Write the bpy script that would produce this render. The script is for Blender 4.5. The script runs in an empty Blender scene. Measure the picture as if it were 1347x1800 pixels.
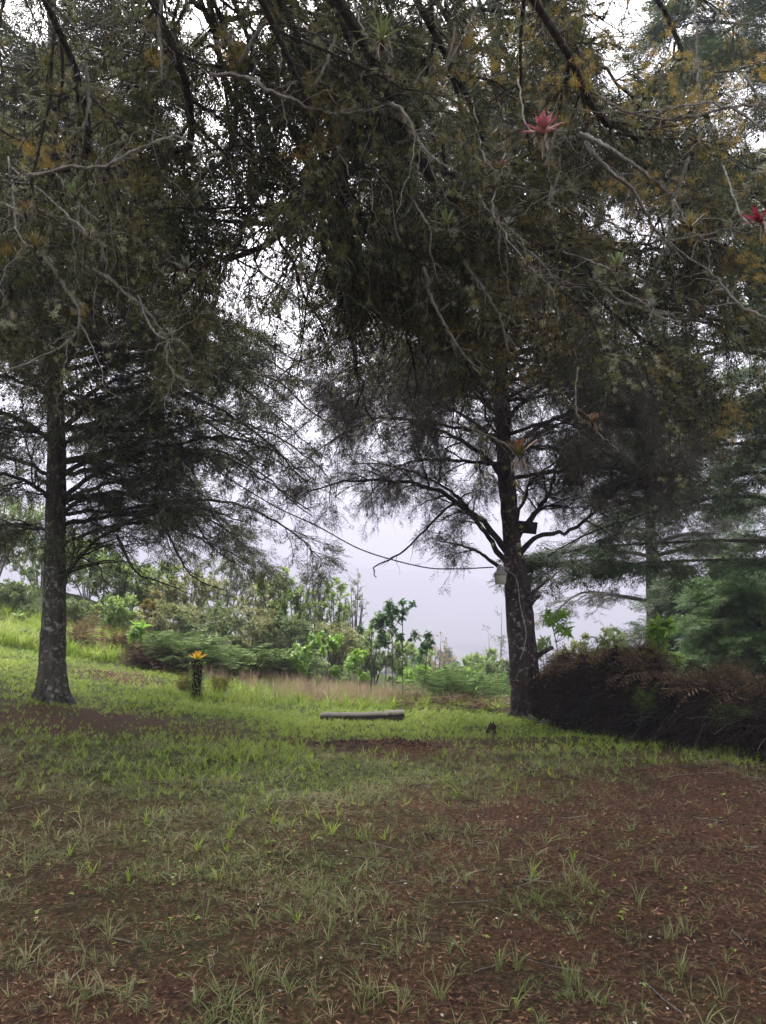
import bpy, math
import numpy as np
from mathutils import Vector
R_ = math.radians
rng = np.random.default_rng(11)
scene = bpy.context.scene

# ------------------------------------------------------------------ camera, sky, sun, exposure
EYE, PITCH, F = 1.6, R_(6.0), 1352.0
cam_d = bpy.data.cameras.new("camera"); cam = bpy.data.objects.new("camera", cam_d)
scene.collection.objects.link(cam); scene.camera = cam
cam.location = (0, 0, EYE); cam.rotation_euler = (R_(90) + PITCH, 0, 0)
cam_d.sensor_fit = 'VERTICAL'; cam_d.sensor_height = 24.0
cam_d.lens = 24.0 * F / 1800.0
cam_d.clip_start = 0.05; cam_d.clip_end = 3000

SUN_EL, SUN_ROT = R_(58), R_(-20)
w = bpy.data.worlds.new("World"); scene.world = w; w.use_nodes = True
nt = w.node_tree; nt.nodes.clear()
sky = nt.nodes.new('ShaderNodeTexSky'); sky.sky_type = 'NISHITA'; sky.sun_disc = False
sky.sun_elevation = SUN_EL; sky.sun_rotation = SUN_ROT
sky.air_density = 1.0; sky.dust_density = 6.0; sky.ozone_density = 1.0
hs = nt.nodes.new('ShaderNodeHueSaturation'); hs.inputs['Saturation'].default_value = 0.22
tint = nt.nodes.new('ShaderNodeMix'); tint.data_type = 'RGBA'; tint.blend_type = 'MULTIPLY'
tint.inputs['Factor'].default_value = 1.0; tint.inputs[7].default_value = (0.985, 0.96, 0.99, 1)
bg = nt.nodes.new('ShaderNodeBackground'); bg.inputs['Strength'].default_value = 0.15
wo = nt.nodes.new('ShaderNodeOutputWorld')
nt.links.new(sky.outputs[0], hs.inputs['Color']); nt.links.new(hs.outputs[0], tint.inputs[6])
nt.links.new(tint.outputs[2], bg.inputs['Color']); nt.links.new(bg.outputs[0], wo.inputs['Surface'])

sd = bpy.data.lights.new("sun", 'SUN'); sd.energy = 1.5; sd.angle = R_(25); sd.color = (1, .97, .92)
so = bpy.data.objects.new("sun", sd); scene.collection.objects.link(so)
sdir = Vector((math.sin(SUN_ROT) * math.cos(SUN_EL), math.cos(SUN_ROT) * math.cos(SUN_EL), math.sin(SUN_EL)))
so.rotation_euler = (-sdir).to_track_quat('-Z', 'Y').to_euler(); so.location = sdir * 60

vs = scene.view_settings; scene.display_settings.display_device = 'sRGB'
vs.view_transform = 'Standard'; vs.look = 'None'; vs.gamma = 1; vs.exposure = 2.68
cy = scene.cycles
cy.max_bounces = 6; cy.diffuse_bounces = 3; cy.glossy_bounces = 2; cy.transmission_bounces = 3
cy.transparent_max_bounces = 4; cy.volume_bounces = 0; cy.use_denoising = True
cy.caustics_reflective = False; cy.caustics_refractive = False
scene.render.use_persistent_data = False

# ------------------------------------------------------------------ small maths
def at(px, py, Y):
    u = (px - 673.5) / F; v = (900 - py) / F
    c, s = math.cos(PITCH), math.sin(PITCH)
    d = (u, c - v * s, s + v * c); t = Y / d[1]
    return np.array((d[0] * t, Y, EYE + d[2] * t))
def row_dir(px, py):
    u = (px - 673.5) / F; v = (900 - py) / F
    c, s = math.cos(PITCH), math.sin(PITCH)
    return np.array((u, c - v * s, s + v * c))
def unit(a): return a / np.maximum(np.linalg.norm(a, axis=-1, keepdims=True), 1e-9)
def catmull(pts, n):
    p = np.asarray(pts, float); p = np.vstack([2 * p[0] - p[1], p, 2 * p[-1] - p[-2]])
    m = len(p) - 3; t = np.linspace(0, m, n); i = np.minimum(t.astype(int), m - 1); f = (t - i)[:, None]
    a, b, c, d = p[i], p[i + 1], p[i + 2], p[i + 3]
    return .5 * (2 * b + (c - a) * f + (2 * a - 5 * b + 4 * c - d) * f**2 + (3 * b - a - 3 * c + d) * f**3)

class Rbf:
    def __init__(s, P, V, smooth=0.0):
        s.P = np.asarray(P, float); V = np.asarray(V, float); n = len(V)
        d = np.linalg.norm(s.P[:, None] - s.P[None], axis=2)
        A = np.zeros((n + 3, n + 3)); A[:n, :n] = d + np.eye(n) * smooth
        A[:n, n] = 1; A[:n, n + 1:] = s.P; A[n, :n] = 1; A[n + 1:, :n] = s.P.T
        s.w = np.linalg.solve(A, np.concatenate([V, [0, 0, 0]]))
    def __call__(s, x, y):
        q = np.stack([np.ravel(x), np.ravel(y)], 1); out = np.empty(len(q)); n = len(s.P)
        for k in range(0, len(q), 20000):
            b = q[k:k + 20000]; d = np.linalg.norm(b[:, None] - s.P[None], axis=2)
            out[k:k + 20000] = d @ s.w[:n] + s.w[n] + b @ s.w[n + 1:]
        return out.reshape(np.shape(x))
_lat = rng.random((64, 64))
def vnoise(x, y, f):
    x = np.asarray(x) * f; y = np.asarray(y) * f
    i = np.floor(x).astype(int); j = np.floor(y).astype(int); a = x - i; b = y - j
    a = a * a * (3 - 2 * a); b = b * b * (3 - 2 * b)
    g = lambda p, q: _lat[p % 64, q % 64]
    return (g(i, j) * (1 - a) + g(i + 1, j) * a) * (1 - b) + (g(i, j + 1) * (1 - a) + g(i + 1, j + 1) * a) * b

# ------------------------------------------------------------------ mesh building
class MB:
    def __init__(s): s.v = []; s.t = []; s.q = []; s.n = 0
    def add(s, v, t=None, q=None):
        v = np.asarray(v, np.float32).reshape(-1, 3)
        if t is not None and len(t): s.t.append(np.asarray(t, np.int64).reshape(-1, 3) + s.n)
        if q is not None and len(q): s.q.append(np.asarray(q, np.int64).reshape(-1, 4) + s.n)
        s.v.append(v); s.n += len(v); return s
    def build(s, name, mat, parent=None, smooth=False, loc=None, attr=None):
        V = np.concatenate(s.v) if s.v else np.zeros((0, 3), np.float32)
        o0 = np.zeros(3)
        if parent is not None:
            p = parent; 
            while p is not None: o0 = o0 + np.array(p.location); p = p.parent
        elif loc is not None: o0 = np.array(loc, float)
        V = (V - o0).astype(np.float32)
        T = np.concatenate(s.t) if s.t else np.zeros((0, 3), np.int64)
        Q = np.concatenate(s.q) if s.q else np.zeros((0, 4), np.int64)
        me = bpy.data.meshes.new(name)
        me.vertices.add(len(V)); me.vertices.foreach_set('co', V.ravel())
        li = np.concatenate([T.ravel(), Q.ravel()]).astype(np.int32)
        me.loops.add(len(li)); me.loops.foreach_set('vertex_index', li)
        st = np.concatenate([np.arange(len(T)) * 3, len(T) * 3 + np.arange(len(Q)) * 4]).astype(np.int32)
        me.polygons.add(len(st)); me.polygons.foreach_set('loop_start', st)
        if smooth: me.polygons.foreach_set('use_smooth', np.ones(len(st), bool))
        if attr is not None:
            for k, a in attr.items():
                at_ = me.attributes.new(k, 'FLOAT', 'POINT'); at_.data.foreach_set('value', np.asarray(a, np.float32))
        me.update(calc_edges=True)
        me.materials.append(mat)
        o = bpy.data.objects.new(name, me); scene.collection.objects.link(o)
        if parent is not None: o.parent = parent
        elif loc is not None: o.location = loc
        return o
    def tube(s, P, Rr, sides=8, cap=True, lump=0.0):
        P = np.asarray(P, float); Rr = np.asarray(Rr, float); K = len(P)
        tg = unit(np.gradient(P, axis=0)); u = np.cross(tg[0], (0.13, .97, .2)); u /= np.linalg.norm(u); U = []
        for k in range(K):
            u = u - tg[k] * (u @ tg[k]); u = u / np.linalg.norm(u); U.append(u)
        U = np.array(U); W = np.cross(tg, U); a = np.arange(sides) / sides * 2 * np.pi
        rr = Rr[:, None] * np.ones(sides)
        if lump: rr = rr * (1 + lump * (rng.random((K, sides)) - .5) + lump * .6 * np.sin(a * 3 + np.linspace(0, 5, K)[:, None]))
        V = P[:, None] + rr[..., None] * (np.cos(a)[None, :, None] * U[:, None] + np.sin(a)[None, :, None] * W[:, None])
        i, j = np.meshgrid(np.arange(K - 1), np.arange(sides), indexing='ij'); j2 = (j + 1) % sides
        q = np.stack([i * sides + j, i * sides + j2, (i + 1) * sides + j2, (i + 1) * sides + j], -1).reshape(-1, 4)
        t = None
        if cap:
            V = np.vstack([V.reshape(-1, 3), P[-1:] + tg[-1] * Rr[-1] * .5, P[:1] - tg[0] * Rr[0] * .2]); b = (K - 1) * sides; j = np.arange(sides); j2 = (j + 1) % sides
            t = np.vstack([np.stack([b + j, b + j2, np.full(sides, K * sides)], 1), np.stack([j2, j, np.full(sides, K * sides + 1)], 1)])
        return s.add(V, t, q)
    def strands(s, P, Rr, sides=3):
        N, K, _ = P.shape
        if N == 0: return s
        tg = unit(np.gradient(P, axis=1)); m = unit(tg.mean(1) + 1e-6)
        ref = np.zeros((N, 3)); ref[np.arange(N), np.argmin(np.abs(m), 1)] = 1
        U = unit(np.cross(tg, ref[:, None])); W = np.cross(tg, U); a = np.arange(sides) / sides * 2 * np.pi
        V = P[:, :, None] + Rr[:, :, None, None] * (np.cos(a)[:, None] * U[:, :, None] + np.sin(a)[:, None] * W[:, :, None])
        i, j = np.meshgrid(np.arange(K - 1), np.arange(sides), indexing='ij'); j2 = (j + 1) % sides
        q = np.stack([i * sides + j, i * sides + j2, (i + 1) * sides + j2, (i + 1) * sides + j], -1).reshape(-1, 4)
        q = (q[None] + (np.arange(N) * K * sides)[:, None, None])
        return s.add(V, None, q)
    def inst(s, tpl, pos, X, Nn, sc):
        """tpl = (verts, tris, quads); X main axis, Nn approximate normal, sc scale"""
        tv, tt, tq = tpl; N = len(pos)
        if N == 0: return s
        X = unit(X); Y = unit(np.cross(Nn, X)); Z = np.cross(X, Y); sc = np.broadcast_to(sc, (N,))
        V = (tv[None, :, 0:1] * X[:, None] + tv[None, :, 1:2] * Y[:, None] + tv[None, :, 2:3] * Z[:, None]) * sc[:, None, None] + pos[:, None]
        off = (np.arange(N) * len(tv))[:, None, None]
        return s.add(V, None if tt is None else tt[None] + off, None if tq is None else tq[None] + off)
    def box(s, c, sx, sy, sz, rot=None):
        v = np.array([(x, y, z) for z in (-.5, .5) for y in (-.5, .5) for x in (-.5, .5)]) * (sx, sy, sz)
        if rot is not None: v = v @ np.array(rot).T
        return s.add(v + c, None, [(0, 2, 3, 1), (4, 5, 7, 6), (0, 1, 5, 4), (2, 6, 7, 3), (0, 4, 6, 2), (1, 3, 7, 5)])
    def lathe(s, c, prof, n=24):
        a = np.arange(n) / n * 2 * np.pi; K = len(prof)
        V = np.array([[(r * math.cos(x), r * math.sin(x), z) for x in a] for r, z in prof]).reshape(-1, 3) + c
        i, j = np.meshgrid(np.arange(K - 1), np.arange(n), indexing='ij'); j2 = (j + 1) % n
        return s.add(V, None, np.stack([i * n + j, i * n + j2, (i + 1) * n + j2, (i + 1) * n + j], -1).reshape(-1, 4))

def empty(name, loc, label=None, cat=None, group=None, kind=None):
    o = bpy.data.objects.new(name, None); scene.collection.objects.link(o); o.location = tuple(float(a) for a in loc)
    return tag(o, label, cat, group, kind)
def tag(o, label=None, cat=None, group=None, kind=None):
    for k, v in (('label', label), ('category', cat), ('group', group), ('kind', kind)):
        if v: o[k] = v
    return o
def copy_tree(o, loc, rz=0.0, sc=1.0):
    c = o.copy(); scene.collection.objects.link(c); c.location = tuple(float(a) for a in loc); c.rotation_euler = (0, 0, rz); c.scale = (sc,) * 3
    for ch in o.children:
        d = ch.copy(); scene.collection.objects.link(d); d.parent = c
        for g in ch.children:
            e = g.copy(); scene.collection.objects.link(e); e.parent = d
    return c

# ------------------------------------------------------------------ materials
def mat_base(name, rough=.8, spec=.2):
    m = bpy.data.materials.new(name); m.use_nodes = True; n = m.node_tree; b = n.nodes['Principled BSDF']
    b.inputs['Roughness'].default_value = rough; b.inputs['Specular IOR Level'].default_value = spec
    return m, n, b
def ramp(n, fac, stops):
    r = n.nodes.new('ShaderNodeValToRGB'); e = r.color_ramp.elements
    while len(e) < len(stops): e.new(.5)
    for k, (p, c) in enumerate(stops): e[k].position = p; e[k].color = (*c, 1)
    n.links.new(fac, r.inputs[0]); return r.outputs[0]
def noise(n, scale, detail=4, rough=.6, src='Object', stretch=None):
    t = n.nodes.new('ShaderNodeTexCoord'); o = t.outputs[src]
    if stretch:
        mp = n.nodes.new('ShaderNodeMapping'); mp.inputs['Scale'].default_value = stretch
        n.links.new(o, mp.inputs[0]); o = mp.outputs[0]
    x = n.nodes.new('ShaderNodeTexNoise'); x.inputs['Scale'].default_value = scale
    x.inputs['Detail'].default_value = detail; x.inputs['Roughness'].default_value = rough
    n.links.new(o, x.inputs['Vector']); return x.outputs['Fac']
def mixc(n, fac, a, b, mode='MIX'):
    m = n.nodes.new('ShaderNodeMix'); m.data_type = 'RGBA'; m.blend_type = mode
    for s, v in ((0, fac), (6, a), (7, b)):
        if isinstance(v, (int, float)): m.inputs[s].default_value = v
        elif isinstance(v, tuple): m.inputs[s].default_value = (*v, 1)
        else: n.links.new(v, m.inputs[s])
    return m.outputs[2]
def bump(n, b, h, strength=.5, dist=.02):
    k = n.nodes.new('ShaderNodeBump'); k.inputs['Strength'].default_value = strength; k.inputs['Distance'].default_value = dist
    n.links.new(h, k.inputs['Height']); n.links.new(k.outputs[0], b.inputs['Normal'])
def leaf_mat(name, cols, trans=.25, rough=.55, spec=.25, nscale=1.2):
    """leaf colours vary leaf by leaf and in soft clumps through the plant; thin leaves let light through"""
    m, n, b = mat_base(name, rough, spec)
    g = n.nodes.new('ShaderNodeNewGeometry')
    ma = n.nodes.new('ShaderNodeMath'); ma.operation = 'MULTIPLY_ADD'; ma.inputs[1].default_value = .55
    ns = noise(n, nscale, 3); mb = n.nodes.new('ShaderNodeMath'); mb.operation = 'MULTIPLY_ADD'; mb.inputs[1].default_value = 1.1; mb.inputs[2].default_value = -.32
    n.links.new(ns, mb.inputs[0]); n.links.new(g.outputs['Random Per Island'], ma.inputs[0]); n.links.new(mb.outputs[0], ma.inputs[2])
    c = ramp(n, ma.outputs[0], [(k / max(1, len(cols) - 1), c) for k, c in enumerate(cols)])
    n.links.new(c, b.inputs['Base Color'])
    if trans > 0:
        t = n.nodes.new('ShaderNodeBsdfTranslucent'); n.links.new(c, t.inputs[0])
        mx = n.nodes.new('ShaderNodeMixShader'); mx.inputs[0].default_value = trans
        n.links.new(b.outputs[0], mx.inputs[1]); n.links.new(t.outputs[0], mx.inputs[2])
        n.links.new(mx.outputs[0], n.nodes['Material Output'].inputs[0])
    return m
def bark_mat(name, dark, mid, lich, amount=.55, sc=1.0):
    m, n, b = mat_base(name, .9, .15)
    f = noise(n, 9 * sc, 6, .7, stretch=(1, 1, .25)); c = ramp(n, f, [(.35, dark), (.65, mid)])
    l = noise(n, 14 * sc, 5, .75); lf = ramp(n, l, [(amount, (0, 0, 0)), (amount + .06, (1, 1, 1))])
    g = noise(n, 3 * sc, 3, .6); lf2 = ramp(n, g, [(.4, (0, 0, 0)), (.6, (1, 1, 1))])
    lm = mixc(n, 1.0, lf, lf2, 'MULTIPLY')
    n.links.new(mixc(n, lm, c, lich), b.inputs['Base Color']); bump(n, b, f, 1.0, .06); return m
def plain(name, cols, scale=8, rough=.8, spec=.2, stretch=None, bmp=.3):
    m, n, b = mat_base(name, rough, spec); f = noise(n, scale, 5, .65, stretch=stretch)
    n.links.new(ramp(n, f, [(.3 + .4 * k / max(1, len(cols) - 1), c) for k, c in enumerate(cols)]), b.inputs['Base Color'])
    if bmp: bump(n, b, f, bmp, .01)
    return m

M = {}
M['bark_grey'] = bark_mat('bark_grey', (.022, .019, .015), (.085, .075, .058), (.28, .29, .24), .53)
M['bark_red'] = bark_mat('bark_red', (.016, .012, .011), (.072, .054, .047), (.27, .26, .24), .545)
M['bark_dark'] = bark_mat('bark_dark', (.02, .017, .014), (.055, .047, .036), (.16, .17, .13), .58, 2)
M['twig_dark'] = plain('twig_dark', [(.022, .019, .015), (.06, .052, .04)], 6, bmp=0)
M['twig_grey'] = plain('twig_grey', [(.06, .054, .044), (.17, .16, .135)], 9, bmp=0)
M['twig_pale'] = bark_mat('twig_pale', (.13, .125, .10), (.38, .365, .32), (.14, .16, .07), .58, 3)
M['cyp_dark'] = leaf_mat('cyp_dark', [(.022, .030, .013), (.042, .056, .022), (.068, .08, .032), (.11, .105, .055)], .25)
M['cyp_dead'] = leaf_mat('cyp_dead', [(.04, .036, .028), (.085, .075, .058), (.12, .11, .09)], .1)
M['cyp_green'] = leaf_mat('cyp_green', [(.025, .045, .018), (.045, .08, .028), (.06, .098, .038), (.09, .10, .05)], .25)
M['cyp_light'] = leaf_mat('cyp_light', [(.06, .11, .035), (.085, .15, .045), (.14, .22, .065)], .35)
M['lichen_grey'] = leaf_mat('lichen_grey', [(.15, .16, .08), (.31, .32, .19), (.50, .50, .35)], .15, .9)
M['moss_gold'] = leaf_mat('moss_gold', [(.17, .13, .03), (.32, .23, .05), (.46, .33, .09)], .3, .9, nscale=2.5)
M['moss_olive'] = leaf_mat('moss_olive', [(.075, .085, .03), (.15, .155, .055), (.27, .25, .09)], .25, .9)
M['cyp_near'] = leaf_mat('cyp_near', [(.016, .022, .010), (.034, .044, .018), (.062, .074, .030), (.11, .112, .05)], .2)
M['cone'] = leaf_mat('cone', [(.018, .015, .012), (.04, .033, .026)], 0, .8)

# ------------------------------------------------------------------ leaf templates
def tri_blades(base, tip, wid, nrm):
    """flat pointed blades: base (N,3) tip (N,3)"""
    side = unit(np.cross(tip - base, nrm)) * np.asarray(wid).reshape(-1, 1); mid = base * .45 + tip * .55
    V = np.stack([base, mid - side, tip, mid + side], 1).reshape(-1, 3)
    q = np.arange(len(base) * 4).reshape(-1, 4); return V, None, q
def spray_tpl(n, seed, wid=.022, spread=.42, fluff=.06, second=1):
    r = np.random.default_rng(seed); b, t, wd = [], [], []
    b.append((0, 0, 0)); t.append((1, 0, -.12)); wd.append(.012)
    for k in range(n):
        x = .06 + .9 * (k + r.random() * .7) / n; sd = 1 if k % 2 else -1; L = spread * (1.15 - x) * r.uniform(.6, 1.2) + .06
        p = np.array((x, 0, -.12 * x * x)); a = r.uniform(.5, 1.05)
        q = p + L * np.array((math.cos(a), sd * math.sin(a), r.normal(0, .22) - .12)); b.append(p); t.append(q); wd.append(wid * r.uniform(.7, 1.2))
        for _ in range(second):
            f = r.uniform(.25, .8); m = p + (q - p) * f; a2 = a + r.uniform(-.8, .5)
            b.append(m); t.append(m + L * .5 * np.array((math.cos(a2), sd * math.sin(a2), r.normal(0, .25)))); wd.append(wid * .8)
    b, t = np.array(b), np.array(t)
    return tri_blades(b, t, wd, unit(np.array((0, 0, 1.)) + r.normal(0, .55, (len(b), 3))))
def tuft_tpl(n, seed, wid=.03, up=.0):
    r = np.random.default_rng(seed); d = unit(r.normal(0, 1, (n, 3)) + (0, 0, up)); L = r.uniform(.4, 1, (n, 1))
    return tri_blades(d * .05, d * L, np.full(n, wid), unit(r.normal(0, 1, (n, 3))))
def cone_tpl():
    V = np.array([(0, 0, .6), (.5, 0, 0), (0, .5, 0), (-.5, 0, 0), (0, -.5, 0), (0, 0, -.6)])
    T = np.array([(0, 1, 2), (0, 2, 3), (0, 3, 4), (0, 4, 1), (5, 2, 1), (5, 3, 2), (5, 4, 3), (5, 1, 4)]); return V, T, None
def leaf_tpl(L=1., W=.3, fold=.12, bend=.2):
    x = np.array([0, .3, .65, 1]) * L; w = np.array([.02, .95, .75, 0]) * W * .5; z = -bend * (x / L) ** 2 * L
    V = []
    for k in range(3): V += [(x[k], -w[k], z[k] + fold * w[k] * 2), (x[k], 0, z[k]), (x[k], w[k], z[k] + fold * w[k] * 2)]
    V.append((x[3], 0, z[3])); q = []
    for k in range(2):
        a = 3 * k; q += [(a, a + 1, a + 4, a + 3), (a + 1, a + 2, a + 5, a + 4)]
    return np.array(V), np.array([(6, 7, 9), (7, 8, 9)]), np.array(q)
def merge_tpl(items):
    V, T, Q, n = [], [], [], 0
    for v, t, q in items:
        V.append(v)
        if t is not None: T.append(t + n)
        if q is not None: Q.append(q + n)
        n += len(v)
    return np.concatenate(V), (np.concatenate(T) if T else None), (np.concatenate(Q) if Q else None)
def place_tpl(tpl, pos, X, N, sc):
    m = MB().inst(tpl, np.array([pos], float), np.array([X], float), np.array([N], float), np.array([sc])); 
    return m.v[0].astype(float), (tpl[1]), (tpl[2])
SPRAY = [spray_tpl(13, k) for k in range(4)]
SPRAY_FINE = [spray_tpl(18, 20 + k, wid=.015, spread=.36) for k in range(4)]
SPRAY_BARE = [spray_tpl(9, 40 + k, wid=.012, spread=.34, second=2) for k in range(4)]
TUFT = [tuft_tpl(22, 60 + k) for k in range(3)]; CLUMP = [tuft_tpl(54, 65 + k, .042) for k in range(4)]
TUFT_FINE = [tuft_tpl(60, 70 + k, .016) for k in range(2)]
CONE = cone_tpl(); LEAF = leaf_tpl(); LEAF_WIDE = leaf_tpl(1, .42, .1, .3); LEAF_THIN = leaf_tpl(1, .2, .1, .25)
def rosette_tpl(n, seed, lf, up=.5):
    r = np.random.default_rng(seed); it = []
    for k in range(n):
        a = k * 2.4 + r.uniform(-.3, .3); e = r.uniform(-.15, up); d = np.array((math.sin(e) * 1.0, math.cos(e) * math.cos(a), math.cos(e) * math.sin(a)))
        e2 = r.uniform(-.6, up); d = np.array((math.sin(e2), math.cos(e2) * math.cos(a), math.cos(e2) * math.sin(a))); it.append(place_tpl(lf, (r.uniform(-.9, .1), 0, 0), d, (1, .05, .1), r.uniform(.65, 1.1)))
    return merge_tpl(it)       # axis along X
ROS = [rosette_tpl(11, 80 + k, LEAF, .9) for k in range(3)]
ROS_W = [rosette_tpl(10, 85 + k, leaf_tpl(1, .46, .12, .35), .8) for k in range(4)]
ROS_S = [rosette_tpl(7, 90 + k, LEAF_THIN, 1.0) for k in range(3)]
def multi_inst(mb, tpls, pos, X, N, sc):
    k = rng.integers(0, len(tpls), len(pos)); sc = np.broadcast_to(sc, (len(pos),))
    for i, t in enumerate(tpls):
        s = k == i; mb.inst(t, pos[s], X[s], N[s], sc[s])
    return mb

# ------------------------------------------------------------------ terrain
GP = [(0, -4, .05), (0, 0, 0), (-4, 0, .1), (4, 0, -.02), (-8, 3, .4), (8, 3, -.1), (0, 4, -.06)]
for px, py, Y in [(925, 1260, 13), (92, 1234, 12), (10, 1110, 19), (640, 1268, 12.6), (345, 1226, 14), (480, 1215, 16), (1347, 1328, 8.6), (1100, 1293, 10.6),
                  (1000, 1275, 12), (240, 1160, 17.5), (-150, 1180, 12), (750, 1240, 14.5), (640, 1225, 16.5)]:
    p = at(px, py, Y); GP.append((p[0], p[1], p[2]))
GP += [(-10, 24, 1.7), (-4, 24, .1), (1, 22, -1.2), (6, 20, -1.6), (10, 14, -1.3), (9, 9, -.6), (-14, 18, 2.2), (-14, 6, .8), (14, 5, -.5)]
_h = Rbf([(a, b) for a, b, c in GP], [c for a, b, c in GP], .15)
def sstep(a, b, x): t = np.clip((x - a) / (b - a), 0, 1); return t * t * (3 - 2 * t)
def hgt(x, y):
    x = np.asarray(x, float); y = np.asarray(y, float)
    near = _h(np.clip(x, -16, 16), np.clip(y, -6, 26))
    far = np.where(y > 24, -(y - 24) * .33, 0); far = np.maximum(far, -34)
    side = -np.maximum(x - 13, 0) * .25; side = np.maximum(side, -30) + np.clip(-14 - x, 0, 40) * .22 * (1 - sstep(22, 60, y))
    bumps = (vnoise(x, y, 1.3) - .5) * .07 + (vnoise(x + 9, y, 4.1) - .5) * .03
    for cx, cy_, hh, rx, ry in MOUNDS: bumps = bumps + hh * np.exp(-((x - cx) / rx) ** 2 - ((y - cy_) / ry) ** 2) * (.6 + .8 * vnoise(x, y, 7))
    return near + far + side + bumps
MOUNDS = []
def ground_hit(px, py):
    d = row_dir(px, py); o = np.array((0, 0, EYE)); t = 1.0
    for k in range(400):
        p = o + d * t
        if p[2] < float(hgt(p[0], p[1])): break
        t += .08
    return p
for px, py, hh, rx, ry in [(590, 1316, .07, .75, .35), (715, 1318, .10, .45, .3), (180, 1190, .06, .5, .4)]:
    p = ground_hit(px, py); MOUNDS.append((p[0], p[1], hh, rx, ry))
COV = [(150, 1200, .95), (250, 1230, .95), (60, 1150, 1), (400, 1250, .95), (500, 1268, 1), (650, 1285, .95), (800, 1287, .75), (900, 1292, .65), (1050, 1303, .55), (1200, 1320, .5), (1340, 1338, .4),
       (60, 1258, .2), (180, 1258, .15), (250, 1270, .15), (330, 1278, .3), (120, 1300, .4), (250, 1305, .55), (420, 1283, .35), (600, 1315, 0), (720, 1317, 0), (530, 1320, .35), (190, 1190, .2),
       (100, 1340, .42), (250, 1340, .7), (400, 1340, .98), (550, 1350, .95), (700, 1350, .75), (850, 1350, .5), (1000, 1365, .28), (1150, 1375, .06), (1300, 1390, .0),
       (50, 1420, .32), (200, 1420, .42), (400, 1420, .55), (550, 1420, .42), (750, 1410, .2), (900, 1420, .08), (1100, 1450, .08), (1300, 1480, .03),
       (100, 1550, .33), (300, 1530, .45), (550, 1560, .42), (750, 1530, .22), (950, 1580, .26), (1200, 1600, .07),
       (100, 1700, .28), (300, 1700, .3), (550, 1700, .24), (750, 1700, .18), (1000, 1720, .16), (1250, 1700, .12)]
_cp = [ground_hit(a, b) for a, b, c in COV]
_c = Rbf([(p[0], p[1]) for p in _cp], [c[2] for c in COV], .05)
def cover(x, y): return np.clip(_c(np.clip(x, -9, 9), np.clip(y, 2.5, 20)), 0, 1)

def terrain():
    xs = np.concatenate([-16 - np.geomspace(1, 1150, 30)[::-1], np.arange(-16, 16.01, .14), 16 + np.geomspace(1, 1150, 30)])
    ys = np.concatenate([-6 - np.geomspace(1, 60, 8)[::-1], np.arange(-6, 2, .5), np.arange(2, 22, .14), 22 + np.geomspace(.3, 1300, 46)])
    X, Y = np.meshgrid(xs, ys, indexing='ij'); Z = hgt(X, Y); a, b = X.shape
    i, j = np.meshgrid(np.arange(a - 1), np.arange(b - 1), indexing='ij')
    q = np.stack([i * b + j, (i + 1) * b + j, (i + 1) * b + j + 1, i * b + j + 1], -1).reshape(-1, 4)
    m, n, bs = mat_base('ground_soil', .95, .1)
    an = n.nodes.new('ShaderNodeAttribute'); an.attribute_name = 'grassy'
    f1 = noise(n, 2.2, 6, .65); f2 = noise(n, 38, 5, .75); f3 = noise(n, 9, 5, .7)
    soil = ramp(n, f2, [(.34, (.014, .009, .006)), (.5, (.062, .034, .019)), (.64, (.165, .095, .053))])
    red = mixc(n, ramp(n, f1, [(.4, (0, 0, 0)), (.62, (.7, .7, .7))]), soil, ramp(n, f2, [(.3, (.036, .018, .010)), (.7, (.19, .088, .046))]))
    turf = ramp(n, f3, [(.3, (.018, .026, .008)), (.55, (.045, .07, .016)), (.75, (.09, .10, .03))])
    n.links.new(mixc(n, an.outputs['Fac'], red, turf), bs.inputs['Base Color']); bump(n, bs, f2, 1.0, .06)
    g = np.clip(cover(X, Y) * 1.3 - .14 + (vnoise(X, Y, 3) - .5) * .5, 0, .92)
    g = np.where(Y > 24, .9, g)
    mb = MB().add(np.stack([X, Y, Z], -1).reshape(-1, 3), None, q)
    return tag(mb.build('ground', m, smooth=True, attr={'grassy': g.ravel()}), kind='structure')
terrain()

def hill():
    m, n, b = mat_base('hill_forest', .95, .05)
    n.links.new(ramp(n, noise(n, .25, 5, .7), [(.35, (.015, .022, .012)), (.65, (.05, .065, .03))]), b.inputs['Base Color'])
    xs = np.linspace(-1200, 1200, 90); ys = np.linspace(720, 1550, 50); X, Y = np.meshgrid(xs, ys, indexing='ij')
    ridge = 40 - .11 * X + 14 * (vnoise(X, Y, .01) - .5) * 2
    Z = -45 + (ridge + 45) * sstep(720, 1300, Y) + (vnoise(X, Y, .14) - .5) * 7
    i, j = np.meshgrid(np.arange(89), np.arange(49), indexing='ij')
    q = np.stack([i * 50 + j, (i + 1) * 50 + j, (i + 1) * 50 + j + 1, i * 50 + j + 1], -1).reshape(-1, 4)
    tag(MB().add(np.stack([X, Y, Z], -1).reshape(-1, 3), None, q).build('hill', m, smooth=True), kind='structure')
hill()

def haze():
    m = bpy.data.materials.new('valley_haze'); m.use_nodes = True; n = m.node_tree; n.nodes.clear()
    v = n.nodes.new('ShaderNodeVolumePrincipled'); o = n.nodes.new('ShaderNodeOutputMaterial')
    v.inputs['Color'].default_value = (.475, .475, .565, 1); v.inputs['Density'].default_value = .0026; v.inputs['Anisotropy'].default_value = .0
    n.links.new(v.outputs[0], o.inputs['Volume'])
    tag(MB().box((0, 800, 55), 2600, 1800, 220).build('haze', m), kind='stuff')
haze()

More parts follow.
